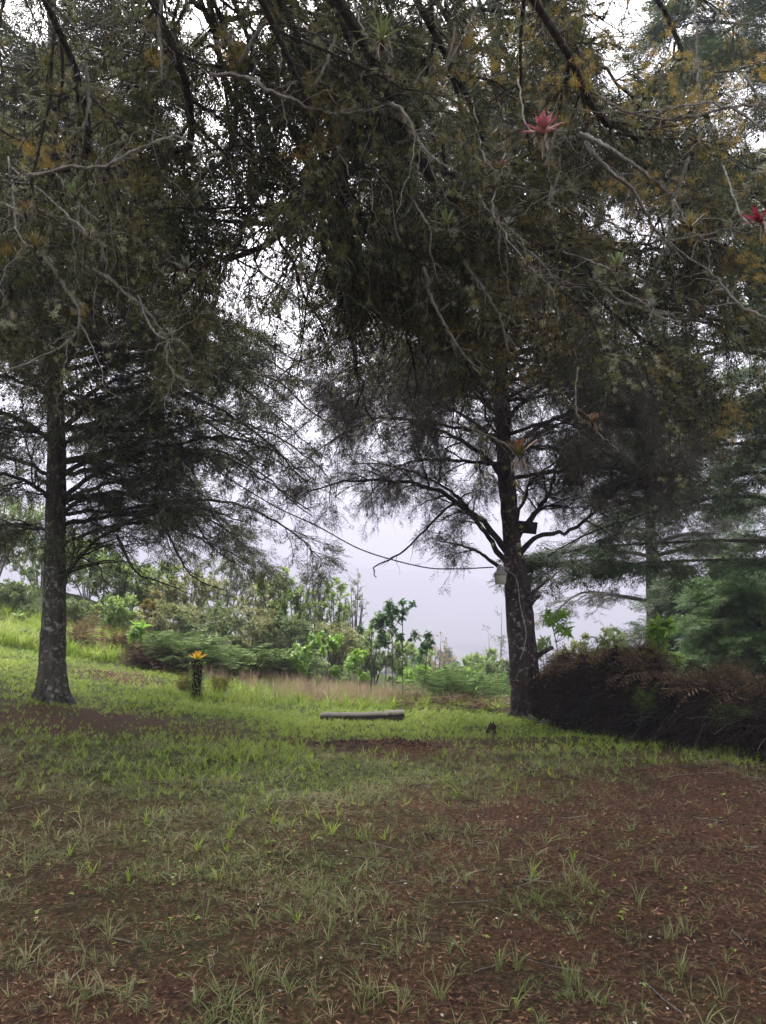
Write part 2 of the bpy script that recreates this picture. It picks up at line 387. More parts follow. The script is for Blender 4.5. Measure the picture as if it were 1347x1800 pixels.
# ------------------------------------------------------------------ branching
KR = 12
def resample(pts, r0, r1, pw=1.0):
    P = catmull(pts, KR); s = np.linspace(0, 1, KR); return P, r1 + (r0 - r1) * (1 - s) ** pw
def grow(P, Rr, n, t0, t1, ang, L, droop, wander=.08, flat=.0, rmax=.02, rmin=.002, shrink=.5, down=0.0):
    N = len(P); idx = np.repeat(np.arange(N), n); t = rng.uniform(t0, t1, N * n); f = t * (KR - 1); i = np.minimum(f.astype(int), KR - 2); w_ = (f - i)[:, None]
    p = P[idx, i] * (1 - w_) + P[idx, i + 1] * w_; tg = unit(P[idx, i + 1] - P[idx, i]); r = Rr[idx, i] * (1 - w_[:, 0]) + Rr[idx, i + 1] * w_[:, 0]
    v = rng.normal(0, 1, (N * n, 3)); v[:, 2] *= 1 - flat; v[:, 2] -= down
    v = unit(v - tg * (v * tg).sum(1, keepdims=True)); a = rng.uniform(*ang, N * n)[:, None]
    d = np.cos(a) * tg + np.sin(a) * v; ln = rng.uniform(*L, N * n) * (1 - shrink * t)
    s = np.linspace(0, 1, KR)[None, :, None]; wn = np.cumsum(rng.normal(0, 1, (N * n, KR, 3)), 1) * s; 
    Q = p[:, None] + d[:, None] * ln[:, None, None] * s + np.array((0, 0, -1.)) * droop * ln[:, None, None] * s ** 2 + wn * wander * ln[:, None, None] / 3
    r0 = np.clip(r * .62, rmin, rmax); return Q, r0[:, None] * (1 - .75 * np.linspace(0, 1, KR)[None])
def along(P, n, t0=.15, t1=1.0):
    N = len(P); idx = np.repeat(np.arange(N), n); f = rng.uniform(t0, t1, N * n) * (KR - 1); i = np.minimum(f.astype(int), KR - 2); w_ = (f - i)[:, None]
    return P[idx, i] * (1 - w_) + P[idx, i + 1] * w_, unit(P[idx, i + 1] - P[idx, i])
def sprays(mb, P, n, sc, tpls=SPRAY, droop=.25, spread=.7, t0=.15, keep=None, vz=1.0):
    p, tg = along(P, n, t0)
    if keep is not None: k = keep(p); p, tg = p[k], tg[k]
    d = unit(tg * (1, 1, vz) + rng.normal(0, spread, p.shape) * (1, 1, vz) + (0, 0, -droop)); N = unit(rng.normal(0, .5, p.shape) + (0, 0, 1))
    return multi_inst(mb, tpls, p, d, N, rng.uniform(sc[0], sc[1], len(p)))
def scatter(mb, P, n, sc, tpls, t0=.1, keep=None, off=0.0):
    p, tg = along(P, n, t0)
    if keep is not None: k = keep(p); p, tg = p[k], tg[k]
    if off: p = p + rng.normal(0, off, p.shape)
    return multi_inst(mb, tpls, p, unit(rng.normal(0, 1, p.shape)), unit(rng.normal(0, 1, p.shape)), rng.uniform(sc[0], sc[1], len(p)))
def sel(P, Rr, f): k = rng.random(len(P)) < f; return P[k], Rr[k]
def thin(spheres):
    """open gaps in a crown: (centre, radius, share removed)"""
    def keep(p):
        k = np.ones(len(p), bool)
        for c, r, f in spheres: k &= ~((np.linalg.norm(p - c, axis=1) < r * (.75 + .5 * vnoise(p[:, 0] + p[:, 1], p[:, 2], 2.5))) & (rng.random(len(p)) < f))
        return k
    return keep
def px(pts): return [at(*p) for p in pts]

def trunk_with_roots(mb, pts, r, flare=.55, lump=.12, sides=18, K=48):
    P = catmull(pts, K); n = len(r); R1 = np.interp(np.linspace(0, 1, K), np.linspace(0, 1, n), r); mb.tube(P, R1, sides, lump=lump)
    b = P[0]
    for k in range(6):
        a = k * 1.05 + rng.uniform(-.3, .3); d = np.array((math.cos(a), math.sin(a), 0)); L = r[0] * rng.uniform(1.3, 1.9)
        q = [b + d * r[0] * .45 + (0, 0, .42), b + d * r[0] * .85 + (0, 0, .14), b + d * L + (0, 0, -.07)]
        mb.tube(catmull(q, 7), np.linspace(r[0] * .42, r[0] * .16, 7), 8, lump=.2)
    return P, R1

def limb_obj(root, P, Rr, mat, side=None, name='limb', sides=9, lump=.25, kink=.0035):
    mb = MB(); K = 26; PP = catmull(P, K); RR = np.interp(np.linspace(0, 1, K), np.linspace(0, 1, len(Rr)), Rr)
    kk = np.cumsum(rng.normal(0, 1, (K, 3)), 0) * RR.mean() * .10 if kink == 0 else rng.normal(0, kink, (K, 3)) * np.linalg.norm(PP[-1] - PP[0])
    PP = PP + kk
    mb.tube(PP, RR, sides, lump=lump)
    if side is not None: mb.strands(*side, sides=4)
    return mb.build(name, mat, root, smooth=True)

def radial_limbs(trunk, R1, z0, z1, n, len0, len1, rise, droop, azs=None):
    out = []
    for k in range(n):
        z = z0 + (z1 - z0) * (k + rng.random() * .8) / n; i = int(np.clip(np.searchsorted(trunk[:, 2], z), 1, len(trunk) - 1)); p = trunk[i]
        a = k * 2.39996 + rng.uniform(-.3, .3) if azs is None else rng.uniform(*azs); f = (z - z0) / (z1 - z0); L = len0 + (len1 - len0) * f; L *= rng.uniform(.8, 1.15)
        d = np.array((math.cos(a), math.sin(a), 0)); rs = rise * rng.uniform(.6, 1.3)
        out.append(([p, p + d * L * .3 + (0, 0, rs * L * .22), p + d * L * .65 + (0, 0, rs * L * .28), p + d * L + (0, 0, rs * L * .2 - droop * L)], R1[i] * .33 + .012))
    return out

# ------------------------------------------------------------------ the two trunks in the clearing
def left_tree():
    b = ground_hit(92, 1233); base = at(92, 1232, b[1]); Y = base[1]
    root = empty('cypress_tree', base, 'lichen-spotted straight conifer on the left of the lawn, its drooping limbs reaching over the slope', 'tree')
    tp = px([(92, 1234, Y), (94, 1150, Y), (96, 1050, Y), (97, 930, Y), (99, 800, Y), (95, 600, Y), (92, 300, Y), (92, -100, Y), (92, -330, Y)])
    mb = MB(); T, R1 = trunk_with_roots(mb, tp, [.25, .195, .175, .16, .15, .13, .11, .08, .05, .03]); mb.build('trunk', M['bark_grey'], root, smooth=True)
    hand = [([(108, 1035, Y), (135, 985, Y), (185, 940, Y - .3), (260, 905, Y - .6), (345, 892, Y - .9), (430, 920, Y - 1.1)], .055),
            ([(100, 885, Y), (165, 835, Y - .2), (260, 795, Y - .3), (380, 770, Y - .5), (470, 790, Y - .6), (545, 840, Y - .8)], .06),
            ([(100, 838, Y), (180, 800, Y + .4), (280, 765, Y + .8), (390, 740, Y + 1), (500, 775, Y + 1.2), (575, 835, Y + 1.3)], .06),
            ([(100, 760, Y), (200, 690, Y - .6), (320, 690, Y - 1), (450, 760, Y - 1.2), (540, 850, Y - 1.4)], .06),
            ([(98, 700, Y), (200, 640, Y + .3), (330, 640, Y + .6), (450, 700, Y + .8), (560, 800, Y + 1)], .06),
            ([(97, 640, Y), (180, 612, Y - 1), (280, 618, Y - 1.6), (380, 650, Y - 2), (480, 720, Y - 2.2)], .075),
            ([(98, 900, Y), (200, 900, Y + .6), (320, 880, Y + .9), (430, 890, Y + 1.1), (520, 940, Y + 1.3), (565, 985, Y + 1.4)], .05),
            ([(100, 960, Y), (180, 930, Y + .8), (270, 920, Y + 1.2), (360, 950, Y + 1.5), (430, 985, Y + 1.6)], .045),
            ([(97, 620, Y), (200, 560, Y + .3), (320, 560, Y + .5), (440, 620, Y + .8), (540, 720, Y + 1)], .06),
            ([(97, 560, Y), (200, 510, Y - .8), (320, 520, Y - 1.3), (430, 600, Y - 1.6)], .06),
            ([(97, 880, Y), (30, 840, Y - .5), (-60, 830, Y - .8), (-160, 870, Y - 1)], .05),
            ([(97, 780, Y), (20, 730, Y - .6), (-80, 720, Y - 1), (-200, 770, Y - 1.2)], .05),
            ([(97, 940, Y), (40, 920, Y + .6), (-40, 940, Y + 1), (-120, 990, Y + 1.2)], .04)]
    limbs = [(px(p), r * .72) for p, r in hand] + [(p, r * .6) for p, r in radial_limbs(T, R1, 2.6, 5.4, 20, 4.4, 4.6, .4, .2, azs=(R_(-35), R_(200)))] + [(p, r * .75) for p, r in radial_limbs(T, R1, 5.2, 10.6, 36, 4.6, 2.2, .35, .16)]
    bare = [([(205, 940, Y - .3), (226, 985, Y - .4), (245, 1010, Y - .5), (290, 1026, Y - .6), (338, 1046, Y - .7)], .024),
            ([(280, 905, Y - .6), (318, 985, Y - .7), (345, 1018, Y - .8), (400, 1040, Y - .8)], .02), ([(330, 895, Y - .8), (372, 960, Y - .9), (430, 1000, Y - 1)], .014)]
    bare = [(px(p), r) for p, r in bare]
    fol, tw = MB(), MB(); allP, allR = [], []
    for k, (p, r) in enumerate(limbs):
        P, Rr = resample(p, r, .008); S = grow(P[None], Rr[None], 20, .06, 1, (.6, 1.2), (.6, 1.5), .14, .12, .92, .016, .004)
        limb_obj(root, P, Rr, M['bark_dark'], S); allP.append(S[0]); allR.append(S[1]); allP.append(P[None]); allR.append(Rr[None] * .5)
    for p, r in bare:
        P, Rr = resample(p, r, .005); S = grow(P[None], Rr[None], 9, .3, 1, (.5, 1.1), (.2, .6), .3, .15, .3, .007); limb_obj(root, P, Rr, M['bark_dark'], S)
        sprays(fol, S[0], 2, (.16, .28), SPRAY_BARE)
    A, B = np.concatenate(allP), np.concatenate(allR)
    S2 = grow(A, B, 7, .1, 1, (.5, 1.1), (.3, .8), .38, .12, .6, .006, .0035)
    tw.strands(*S2); gg = thin(GAP(11.5, .95) + GAP(13.5, .9)); low = lambda p: (rng.random(len(p)) < np.where(p[:, 2] < 4.9, .40, .85)) & gg(p)
    sprays(fol, S2[0], 5, (.16, .34), SPRAY, .35, .45, keep=low, vz=.4); sprays(fol, A, 9, (.2, .38), SPRAY, .25, .7, keep=low, vz=.35)
    tw.build('twigs', M['twig_dark'], root)['kind'] = 'stuff'
    fol.build('crown', M['cyp_dark'], root)
    ms = MB(); scatter(ms, A, 3, (.03, .08), TUFT, off=.02); ms.build('lichen', M['lichen_grey'], root)['kind'] = 'stuff'
    return root, T

def right_tree():
    b = ground_hit(922, 1262); Y = b[1]
    root = empty('cypress_tree', at(922, 1260, Y), 'reddish twin-stemmed conifer carrying the yard lamp at the edge of the lawn', 'tree')
    tp = px([(922, 1264, Y), (917, 1180, Y), (908, 1080, Y), (904, 1000, Y), (899, 920, Y), (890, 830, Y), (882, 700, Y), (877, 500, Y), (872, 200, Y), (868, -150, Y), (866, -330, Y)])
    mb = MB(); T, R1 = trunk_with_roots(mb, tp, [.215, .175, .155, .145, .14, .13, .12, .10, .07, .03], lump=.16)
    mb.tube(catmull(px([(940, 1262, Y + .05), (934, 1180, Y + .05), (928, 1100, Y + .05), (922, 1040, Y + .02), (912, 985, Y)]), 20), np.linspace(.15, .09, 20), 14, lump=.2)
    mb.build('trunk', M['bark_red'], root, smooth=True)
    s = MB(); s.tube(catmull(px([(926, 1068, Y), (936, 1052, Y - .08), (944, 1043, Y - .1), (946, 1041, Y - .1)]), 9), [.07, .07, .075, .08, .085, .085, .08, .075, .06], 10, lump=.3)
    s.build('broken_stub', M['bark_red'], root, smooth=True)
    s = MB(); s.tube(catmull(px([(926, 1066, Y), (940, 1040, Y + .1), (958, 1024, Y + .15)]), 8), np.linspace(.03, .02, 8), 7, lump=.2); s.build('broken_stub', M['bark_red'], root, smooth=True)
    s = MB(); s.tube(catmull(px([(937, 1155, Y), (950, 1150, Y - .1), (972, 1138, Y - .2)]), 8), np.linspace(.05, .03, 8), 7, lump=.25); s.build('broken_stub', M['bark_red'], root, smooth=True)
    hand = [([(890, 968, Y), (858, 925, Y - .1), (826, 900, Y - .2), (765, 860, Y - .4), (690, 846, Y - .6), (610, 846, Y - .9), (530, 868, Y - 1.1)], .085, 1),
            ([(894, 992, Y), (868, 960, Y + .1), (845, 925, Y + .2), (820, 890, Y + .4), (770, 850, Y + .7), (690, 820, Y + 1), (620, 815, Y + 1.2)], .075, 1),
            ([(890, 1004, Y), (862, 985, Y - .1), (838, 968, Y - .1), (806, 958, Y - .2), (770, 950, Y - .2)], .055, 0),
            ([(906, 985, Y), (935, 950, Y - .1), (965, 938, Y - .2), (1000, 935, Y - .3), (1040, 905, Y - .4), (1075, 868, Y - .5), (1120, 840, Y - .7), (1180, 835, Y - .9)], .07, 2),
            ([(905, 950, Y), (930, 915, Y + .1), (955, 885, Y + .3), (972, 850, Y + .4), (985, 800, Y + .6), (1030, 740, Y + .8)], .085, 1),
            ([(903, 930, Y), (920, 880, Y + .3), (940, 840, Y + .5), (1000, 800, Y + .9), (1080, 790, Y + 1.1)], .05, 1),
            ([(890, 850, Y), (850, 800, Y - .3), (780, 760, Y - .5), (690, 735, Y - .8), (590, 740, Y - 1)], .065, 1),
            ([(886, 790, Y), (830, 740, Y + .3), (750, 700, Y + .5), (660, 680, Y + .8), (570, 690, Y + 1)], .06, 1),
            ([(884, 740, Y), (830, 690, Y - .6), (760, 650, Y - 1), (670, 640, Y - 1.4), (580, 660, Y - 1.7)], .06, 1),
            ([(886, 800, Y), (950, 750, Y - .4), (1040, 720, Y - .8), (1140, 740, Y - 1), (1220, 790, Y - 1.2)], .06, 1),
            ([(884, 740, Y), (960, 680, Y + .3), (1060, 650, Y + .6), (1160, 670, Y + .9)], .06, 1),
            ([(882, 700, Y), (850, 650, Y - 1), (800, 640, Y - 1.8), (740, 680, Y - 2.4)], .06, 1),
            ([(882, 690, Y), (920, 640, Y - 1), (980, 630, Y - 1.8), (1060, 660, Y - 2.4)], .06, 1)]
    fol, dead, tw, ms, cn = MB(), MB(), MB(), MB(), MB(); dP, dR, gP, gR = [], [], [], []
    for p, r, kind in hand:
        P, Rr = resample(px(p), r * .66, .007); S = grow(P[None], Rr[None], 26 if kind else 7, .3 if kind == 1 else .5, 1, (.6, 1.25), (.6, 1.35) if kind else (.3, .6), .2, .12, .6, .015, .004)
        limb_obj(root, P, Rr, M['bark_dark'], S); dP += [S[0]]; dR += [S[1]]
    for p, r in radial_limbs(T, R1, 3.4, 6.0, 20, 3.2, 4.2, .3, .2):
        P, Rr = resample(p, r * .6, .007); S = grow(P[None], Rr[None], 24, .15, 1, (.6, 1.2), (.5, 1.3), .22, .12, .7, .014, .004)
        limb_obj(root, P, Rr, M['bark_dark'], S); dP += [S[0]]; dR += [S[1]]
    for p, r in radial_limbs(T, R1, 5.3, 11, 32, 4.4, 2.0, .3, .18):
        P, Rr = resample(p, r, .007); S = grow(P[None], Rr[None], 15, .12, 1, (.6, 1.2), (.7, 1.5), .22, .1, .7, .016, .004)
        limb_obj(root, P, Rr, M['bark_dark'], S); gP += [S[0], P[None]]; gR += [S[1], Rr[None] * .5]
    dP, dR, gP, gR = map(np.concatenate, (dP, dR, gP, gR))
    S2 = grow(dP, dR, 6, .1, 1, (.5, 1.15), (.25, .65), .35, .14, .3, .006, .0035); tw.strands(*S2)
    sprays(dead, S2[0], 5, (.14, .28), SPRAY_BARE, .3, .6); sprays(dead, dP, 6, (.16, .3), SPRAY_BARE, .3, .7); sprays(fol, S2[0], 1, (.12, .25), SPRAY, .3, .6)
    scatter(ms, dP, 2, (.03, .075), TUFT, off=.02); scatter(cn, S2[0], 1, (.02, .04), [CONE], keep=lambda p: rng.random(len(p)) < .6)
    S3 = grow(gP, gR, 6, .15, 1, (.5, 1.1), (.4, .9), .45, .1, .4, .006, .0035); kg = thin(GAP(12.5, .8))(S3[0][:, 6]); S3 = (S3[0][kg], S3[1][kg]); tw.strands(*S3)
    gg = thin(GAP(12.5, .95) + GAP(10.5, .9)); sprays(fol, S3[0], 4, (.2, .38), SPRAY, .35, .5, keep=gg, vz=.5); sprays(fol, gP, 6, (.22, .4), SPRAY, .3, .7, keep=gg, vz=.4)
    # loose thin limb that hangs below the fork and hooks at its end
    P, Rr = resample(px([(835, 905, Y - .2), (800, 885, Y - .3), (765, 915, Y - .4), (735, 945, Y - .4), (700, 975, Y - .4), (668, 990, Y - .4), (657, 1000, Y - .4), (661, 1014, Y - .4)]), .022, .008)
    limb_obj(root, P, Rr, M['bark_dark'], grow(P[None], Rr[None], 9, .05, .7, (.5, 1), (.2, .5), .2, .15, 0, .005))
    tw.build('twigs', M['twig_grey'], root)['kind'] = 'stuff'; dead.build('dry_sprays', M['cyp_dead'], root)['kind'] = 'stuff'; fol.build('crown', M['cyp_dark'], root)
    ms.build('lichen', M['lichen_grey'], root)['kind'] = 'stuff'; cn.build('cones', M['cone'], root)['kind'] = 'stuff'
    return root, T
GAPS = [(430, 410, .42, .97), (335, 425, .28, .95), (480, 465, .45, .9), (385, 520, .5, .4), (600, 700, .8, .55), (510, 620, .55, .4), (420, 590, .45, .3), (660, 780, .9, .85), (1140, 30, .55, .96),
        (1060, 170, .3, .8), (1000, 780, .7, .7), (1170, 430, .35, .8), (55, 90, .22, .85), (60, 170, .28, .85), (100, 60, .12, .8), (1300, 500, .35, .75), (830, 790, .7, .8), (180, 8, .12, .9), (1250, 450, .25, .7), (415, 190, .16, .7), (250, 210, .22, .5), (320, 190, .16, .7), (230, 110, .14, .7), (140, 130, .12, .6), (640, 330, .12, .5), (700, 560, .2, .4), (20, 260, .1, .6), (1000, 150, .1, .5), (1090, 640, .3, .55), (1180, 560, .22, .6), (960, 560, .2, .5), (1280, 620, .25, .5), (900, 480, .14, .5), (780, 450, .12, .5), (330, 300, .12, .5), (120, 480, .16, .5), (230, 560, .2, .5), (985, 850, .45, .65), (1040, 800, .3, .5), (960, 740, .25, .5)]
def GAP(Y, fr=1.0): return [(at(a, b, Y), 1.12 * r * Y / 6.5, f * fr) for a, b, r, f in GAPS]
LT = left_tree(); RT = right_tree()

BR_POS = [(955, 238, 3.9), (1338, 392, 4.0), (912, 803, 7.2), (1042, 745, 7.2), (672, 72, 3.8), (328, 474, 5.2), (158, 408, 3.9), (62, 432, 3.9), (785, 395, 4.1), (880, 298, 4.0), (1085, 470, 4.3), (928, 462, 4.2),
          (1215, 398, 4.1), (895, 395, 4.2), (490, 552, 5.2), (395, 68, 3.9), (240, 36, 4.0), (132, 345, 4.1), (300, 590, 4.2), (45, 375, 4.0), (1145, 540, 4.6)]
# ------------------------------------------------------------------ the big tree the photographer stands under
def near_tree():
    b = np.array((-3.3, -.1, float(hgt(-3.3, -.1))))
    root = empty('cypress_tree', b, 'huge mossy lichen-hung conifer overhead, its tangled boughs filling the top of the view', 'tree')
    tp = [b, b + (.02, .05, 2), b + (.05, .05, 5), b + (0, .1, 9), b + (0, .1, 14)]
    mb = MB(); T, R1 = trunk_with_roots(mb, tp, [.5, .38, .34, .28, .2, .08]); mb.build('trunk', M['bark_grey'], root, smooth=True)
    o = lambda z: T[np.searchsorted(T[:, 2], z)]
    hand = [  # (points, radius): boughs that come over the photographer's head and spread out forward
        ([o(6.4), (-.4, 1.5, 6.7), at(640, 130, 5.0), at(560, 340, 5.8), at(440, 436, 6.4), at(330, 462, 6.7), at(190, 468, 7.2)], .11),
        ([o(6.0), (-.2, 1.5, 6.2), at(760, 300, 4.8), at(860, 400, 5.6), at(1000, 470, 6.1), at(1150, 540, 6.5), at(1347, 600, 6.9), at(1480, 690, 7.2)], .09),
        ([o(6.2), (-.3, 1.5, 6.5), at(600, 250, 4.9), at(560, 400, 5.6), at(640, 480, 6.4), at(760, 560, 7.0), at(850, 690, 7.4)], .07),
        ([o(6.6), (-.2, 1.8, 6.9), at(800, 150, 5.2), at(900, 330, 6.2), at(1040, 500, 7.0), at(1160, 620, 7.6), at(1260, 720, 8.0)], .07),
        ([o(6.8), (.3, 1.8, 6.9), at(1000, 100, 4.8), at(1120, 280, 5.4), at(1240, 420, 5.9), at(1380, 520, 6.4)], .08),
        ([o(6.2), (-.8, 1.6, 6.3), at(330, 150, 4.8), at(250, 290, 5.4), at(120, 330, 5.9), at(-60, 350, 6.3)], .08),
        ([o(6.6), (-.7, 1.8, 6.8), at(400, 120, 5.4), at(340, 330, 6.4), at(200, 500, 7.1), at(60, 600, 7.6)], .07),
        ([o(7.0), (-.5, 2.2, 7.4), at(520, 40, 6.2), at(480, 260, 7.2), at(420, 430, 7.9), at(340, 600, 8.5)], .07),
        ([o(7.2), (-.3, 2.2, 7.6), at(660, 30, 6.4), at(680, 260, 7.4), at(700, 430, 8.1), at(720, 600, 8.7)], .07),
        ([o(7.2), (0, 2.2, 7.6), at(850, 20, 6.4), at(930, 220, 7.4), at(980, 430, 8.1), at(1020, 610, 8.7)], .07),
        ([o(7.4), (.5, 2.2, 7.8), at(1150, 0, 6.2), at(1260, 230, 7.0), at(1380, 430, 7.6)], .07),
        ([o(7.4), (-1, 2.2, 7.8), at(200, 0, 6.2), at(90, 200, 7.0), at(-50, 400, 7.6)], .07),
        ([o(5.9), (-.3, 1.4, 6.1), at(560, 200, 4.4), at(600, 330, 4.9), at(690, 420, 5.4), at(800, 470, 5.9), at(900, 570, 6.3)], .05),
        ([o(7), (-1, 2, 7), at(560, 360, 6.4), at(600, 470, 6.9), at(625, 600, 7.5), at(640, 720, 8.0)], .045),
        ([o(7), (-1, 2, 7), at(690, 420, 6.6), at(780, 540, 7.1), at(840, 680, 7.6), at(880, 790, 8.0)], .05),
        ([o(7), (-1, 2, 7), at(760, 200, 5.8), at(740, 400, 6.6), at(720, 560, 7.2), at(735, 700, 7.7)], .045),
        ([o(7), (-1, 2, 7), at(450, 180, 5.4), at(470, 350, 6.2), at(520, 480, 6.8), at(570, 590, 7.2)], .045),
        ([o(8), (-1, 2, 7), at(380, 40, 5.0), at(540, 120, 5.6), at(700, 150, 6.2), at(860, 260, 6.8)], .06),
        ([o(8), (-1, 2, 7), at(300, -40, 5.0), at(520, 20, 5.8), at(760, 60, 6.6), at(980, 160, 7.2)], .06),
        ([o(8.4), (-1, 2, 7), at(700, -60, 5.4), at(900, 20, 6.0), at(1060, 120, 6.4), at(1200, 300, 6.8)], .06),
        ([o(6.1), (-.9, 1.2, 6.1), at(150, 180, 4.4), at(60, 330, 4.8), at(-40, 430, 5.2)], .06),
    ]
    limbs = []
    for p, r in hand:
        p = [np.asarray(q, float) for q in p]; p[1] = p[0] * .45 + p[2] * .55 + (0, 0, .75); limbs.append((p, r * .4))
    limbs += [(p, r * .4) for p, r in radial_limbs(T, R1, 8.2, 13.2, 20, 6.2, 2.6, .2, .1, azs=(R_(-10), R_(125)))]
    gaps = thin(GAP(5.4) + GAP(6.6) + GAP(8.0))
    fol, tw, ms, lc, cn, hg = (MB() for _ in range(6)); A, B, C_, D_ = [], [], [], []
    for k, (p, r) in enumerate(limbs):
        P, Rr = resample(p, r, .01, .8); near = k < len(hand)
        S = grow(P[None], Rr[None], 26 if near else 14, .25 if near else .15, 1, (.5, 1.25), (.7, 1.9), .28, .13, .5, .022, .005)
        limb_obj(root, P, Rr, M['bark_dark'], S); (A if near else C_).extend([S[0], P[None]]); (B if near else D_).extend([S[1], Rr[None] * .5])
    A, B, C_, D_ = map(np.concatenate, (A, B, C_, D_))
    S2 = grow(A, B, 8, .1, 1, (.4, 1.15), (.3, .95), .4, .14, .35, .007, .003, down=.15); k = gaps(S2[0][:, 6]) | (rng.random(len(S2[0])) < .25); S2 = (S2[0][k], S2[1][k]); tw.strands(*S2)
    H = grow(A, B, 3, .2, 1, (.6, 1.4), (.3, 1.15), .8, .2, .0, .005, .0025, down=.8); k = gaps(H[0][:, 6]) | (rng.random(len(H[0])) < .45); H = (H[0][k], H[1][k]); tw.strands(*H)
    cl = lambda p, f, th: (vnoise(p[:, 0] + .7 * p[:, 2], p[:, 1] - .6 * p[:, 2], f) + vnoise(p[:, 2] * 1.3 + 4, p[:, 0] - p[:, 1], f * 1.7)) * .5 > th
    front = lambda p: (p[:, 1] > 4.1) | (rng.random(len(p)) < .09)
    up = lambda p: gaps(p) & front(p) & cl(p, 1.6, .41) & (rng.random(len(p)) < np.clip((p[:, 2] - 2.5) / 1.8, .16, 1))
    sprays(fol, S2[0], 4, (.12, .28), SPRAY, .6, .45, keep=up); sprays(fol, A, 6, (.14, .3), SPRAY, .4, .7, keep=up)
    mk = lambda p: gaps(p) & front(p) & cl(p, 2.2, .42); lk = lambda p: gaps(p) & front(p) & cl(p + 3.3, 2.0, .46); dk = lambda p: gaps(p) & front(p)
    scatter(ms, S2[0], 4, (.022, .055), CLUMP, off=.012, keep=mk); scatter(ms, H[0], 6, (.014, .04), CLUMP, off=.008, keep=mk); scatter(ms, A, 12, (.03, .075), CLUMP, off=.035, keep=mk)
    scatter(lc, S2[0], 6, (.014, .04), CLUMP, off=.012, keep=lk); scatter(lc, A, 16, (.018, .05), CLUMP, off=.025, keep=lk)
    scatter(cn, H[0], 6, (.014, .034), [CONE], keep=dk, off=.01); scatter(cn, S2[0], 2, (.014, .032), [CONE], keep=dk)
    S3 = grow(C_, D_, 6, .15, 1, (.5, 1.1), (.5, 1.2), .4, .1, .4, .008, .004); tw.strands(*S3)
    gk = thin(GAP(7) + GAP(8.5) + GAP(10))
    sprays(fol, S3[0], 5, (.3, .55), SPRAY, .45, .5, keep=gk); sprays(fol, C_, 5, (.35, .6), SPRAY, .4, .7, keep=gk)
    tw.build('twigs', M['twig_dark'], root)['kind'] = 'stuff'; fol.build('crown', M['cyp_near'], root)
    ms.build('moss', M['moss_olive'], root)['kind'] = 'stuff'; lc.build('lichen', M['lichen_grey'], root)['kind'] = 'stuff'; cn.build('cones', M['cone'], root)['kind'] = 'stuff'
    # golden moss clumps on the boughs at the right, fewer at the left
    gm = MB()
    for a, b_, Y, r, n in [(1000, 150, 4.6, .13, 34), (830, 70, 4.4, .09, 22), (790, 130, 4.3, .07, 16), (960, 30, 5.2, .16, 30), (1060, 60, 5.2, .2, 46), (900, 50, 5.4, .18, 26), (1130, 150, 5.2, .22, 50), (1210, 180, 5.2, .2, 40),
                           (1240, 175, 4.8, .12, 26), (1130, 330, 4.9, .1, 22), (1180, 340, 4.9, .1, 18), (1080, 330, 5, .08, 14), (1290, 250, 4.7, .1, 18), (1340, 120, 4.6, .1, 20), (1330, 470, 5, .1, 20), (1340, 420, 5, .07, 10),
                           (600, 205, 4.4, .1, 24), (540, 260, 4.5, .08, 16), (560, 230, 4.5, .08, 14), (410, 95, 4.3, .07, 18), (280, 100, 4.2, .05, 12), (95, 275, 4.2, .08, 16), (140, 550, 4.6, .04, 9), (70, 270, 4.2, .06, 10),
                           (20, 440, 4.4, .04, 8), (1150, 640, 6.4, .12, 16), (1290, 720, 6.6, .12, 22), (1280, 760, 6.6, .1, 14), (1130, 385, 5.2, .1, 16), (1210, 395, 5, .08, 12), (650, 180, 4.6, .06, 10), (880, 110, 4.9, .12, 18), (1160, 90, 5.4, .2, 30)]:
        c = at(a, b_, Y); p = c + rng.normal(0, r * .8, (n, 3)) * (1, 1, .7); multi_inst(gm, TUFT_FINE, p, unit(rng.normal(0, 1, p.shape)), unit(rng.normal(0, 1, p.shape)), rng.uniform(.018, .06, n))
    gold = lambda p: dk(p) & (p[:, 0] > .15 * p[:, 1] - .2) & (p[:, 2] > 3.3) & (p[:, 1] < 6.8) & cl(p - 5, 1.5, .43)
    scatter(gm, S2[0], 4, (.02, .055), TUFT_FINE, off=.015, keep=gold); scatter(gm, A, 12, (.025, .07), TUFT_FINE, off=.03, keep=gold)
    gl_ = lambda p: dk(p) & (p[:, 0] < -.2) & (p[:, 2] > 3.6) & (p[:, 1] < 6) & cl(p - 9, 1.7, .62)
    scatter(gm, A, 5, (.02, .05), TUFT_FINE, off=.03, keep=gl_)
    gm.build('golden_moss', M['moss_gold'], root)['kind'] = 'stuff'
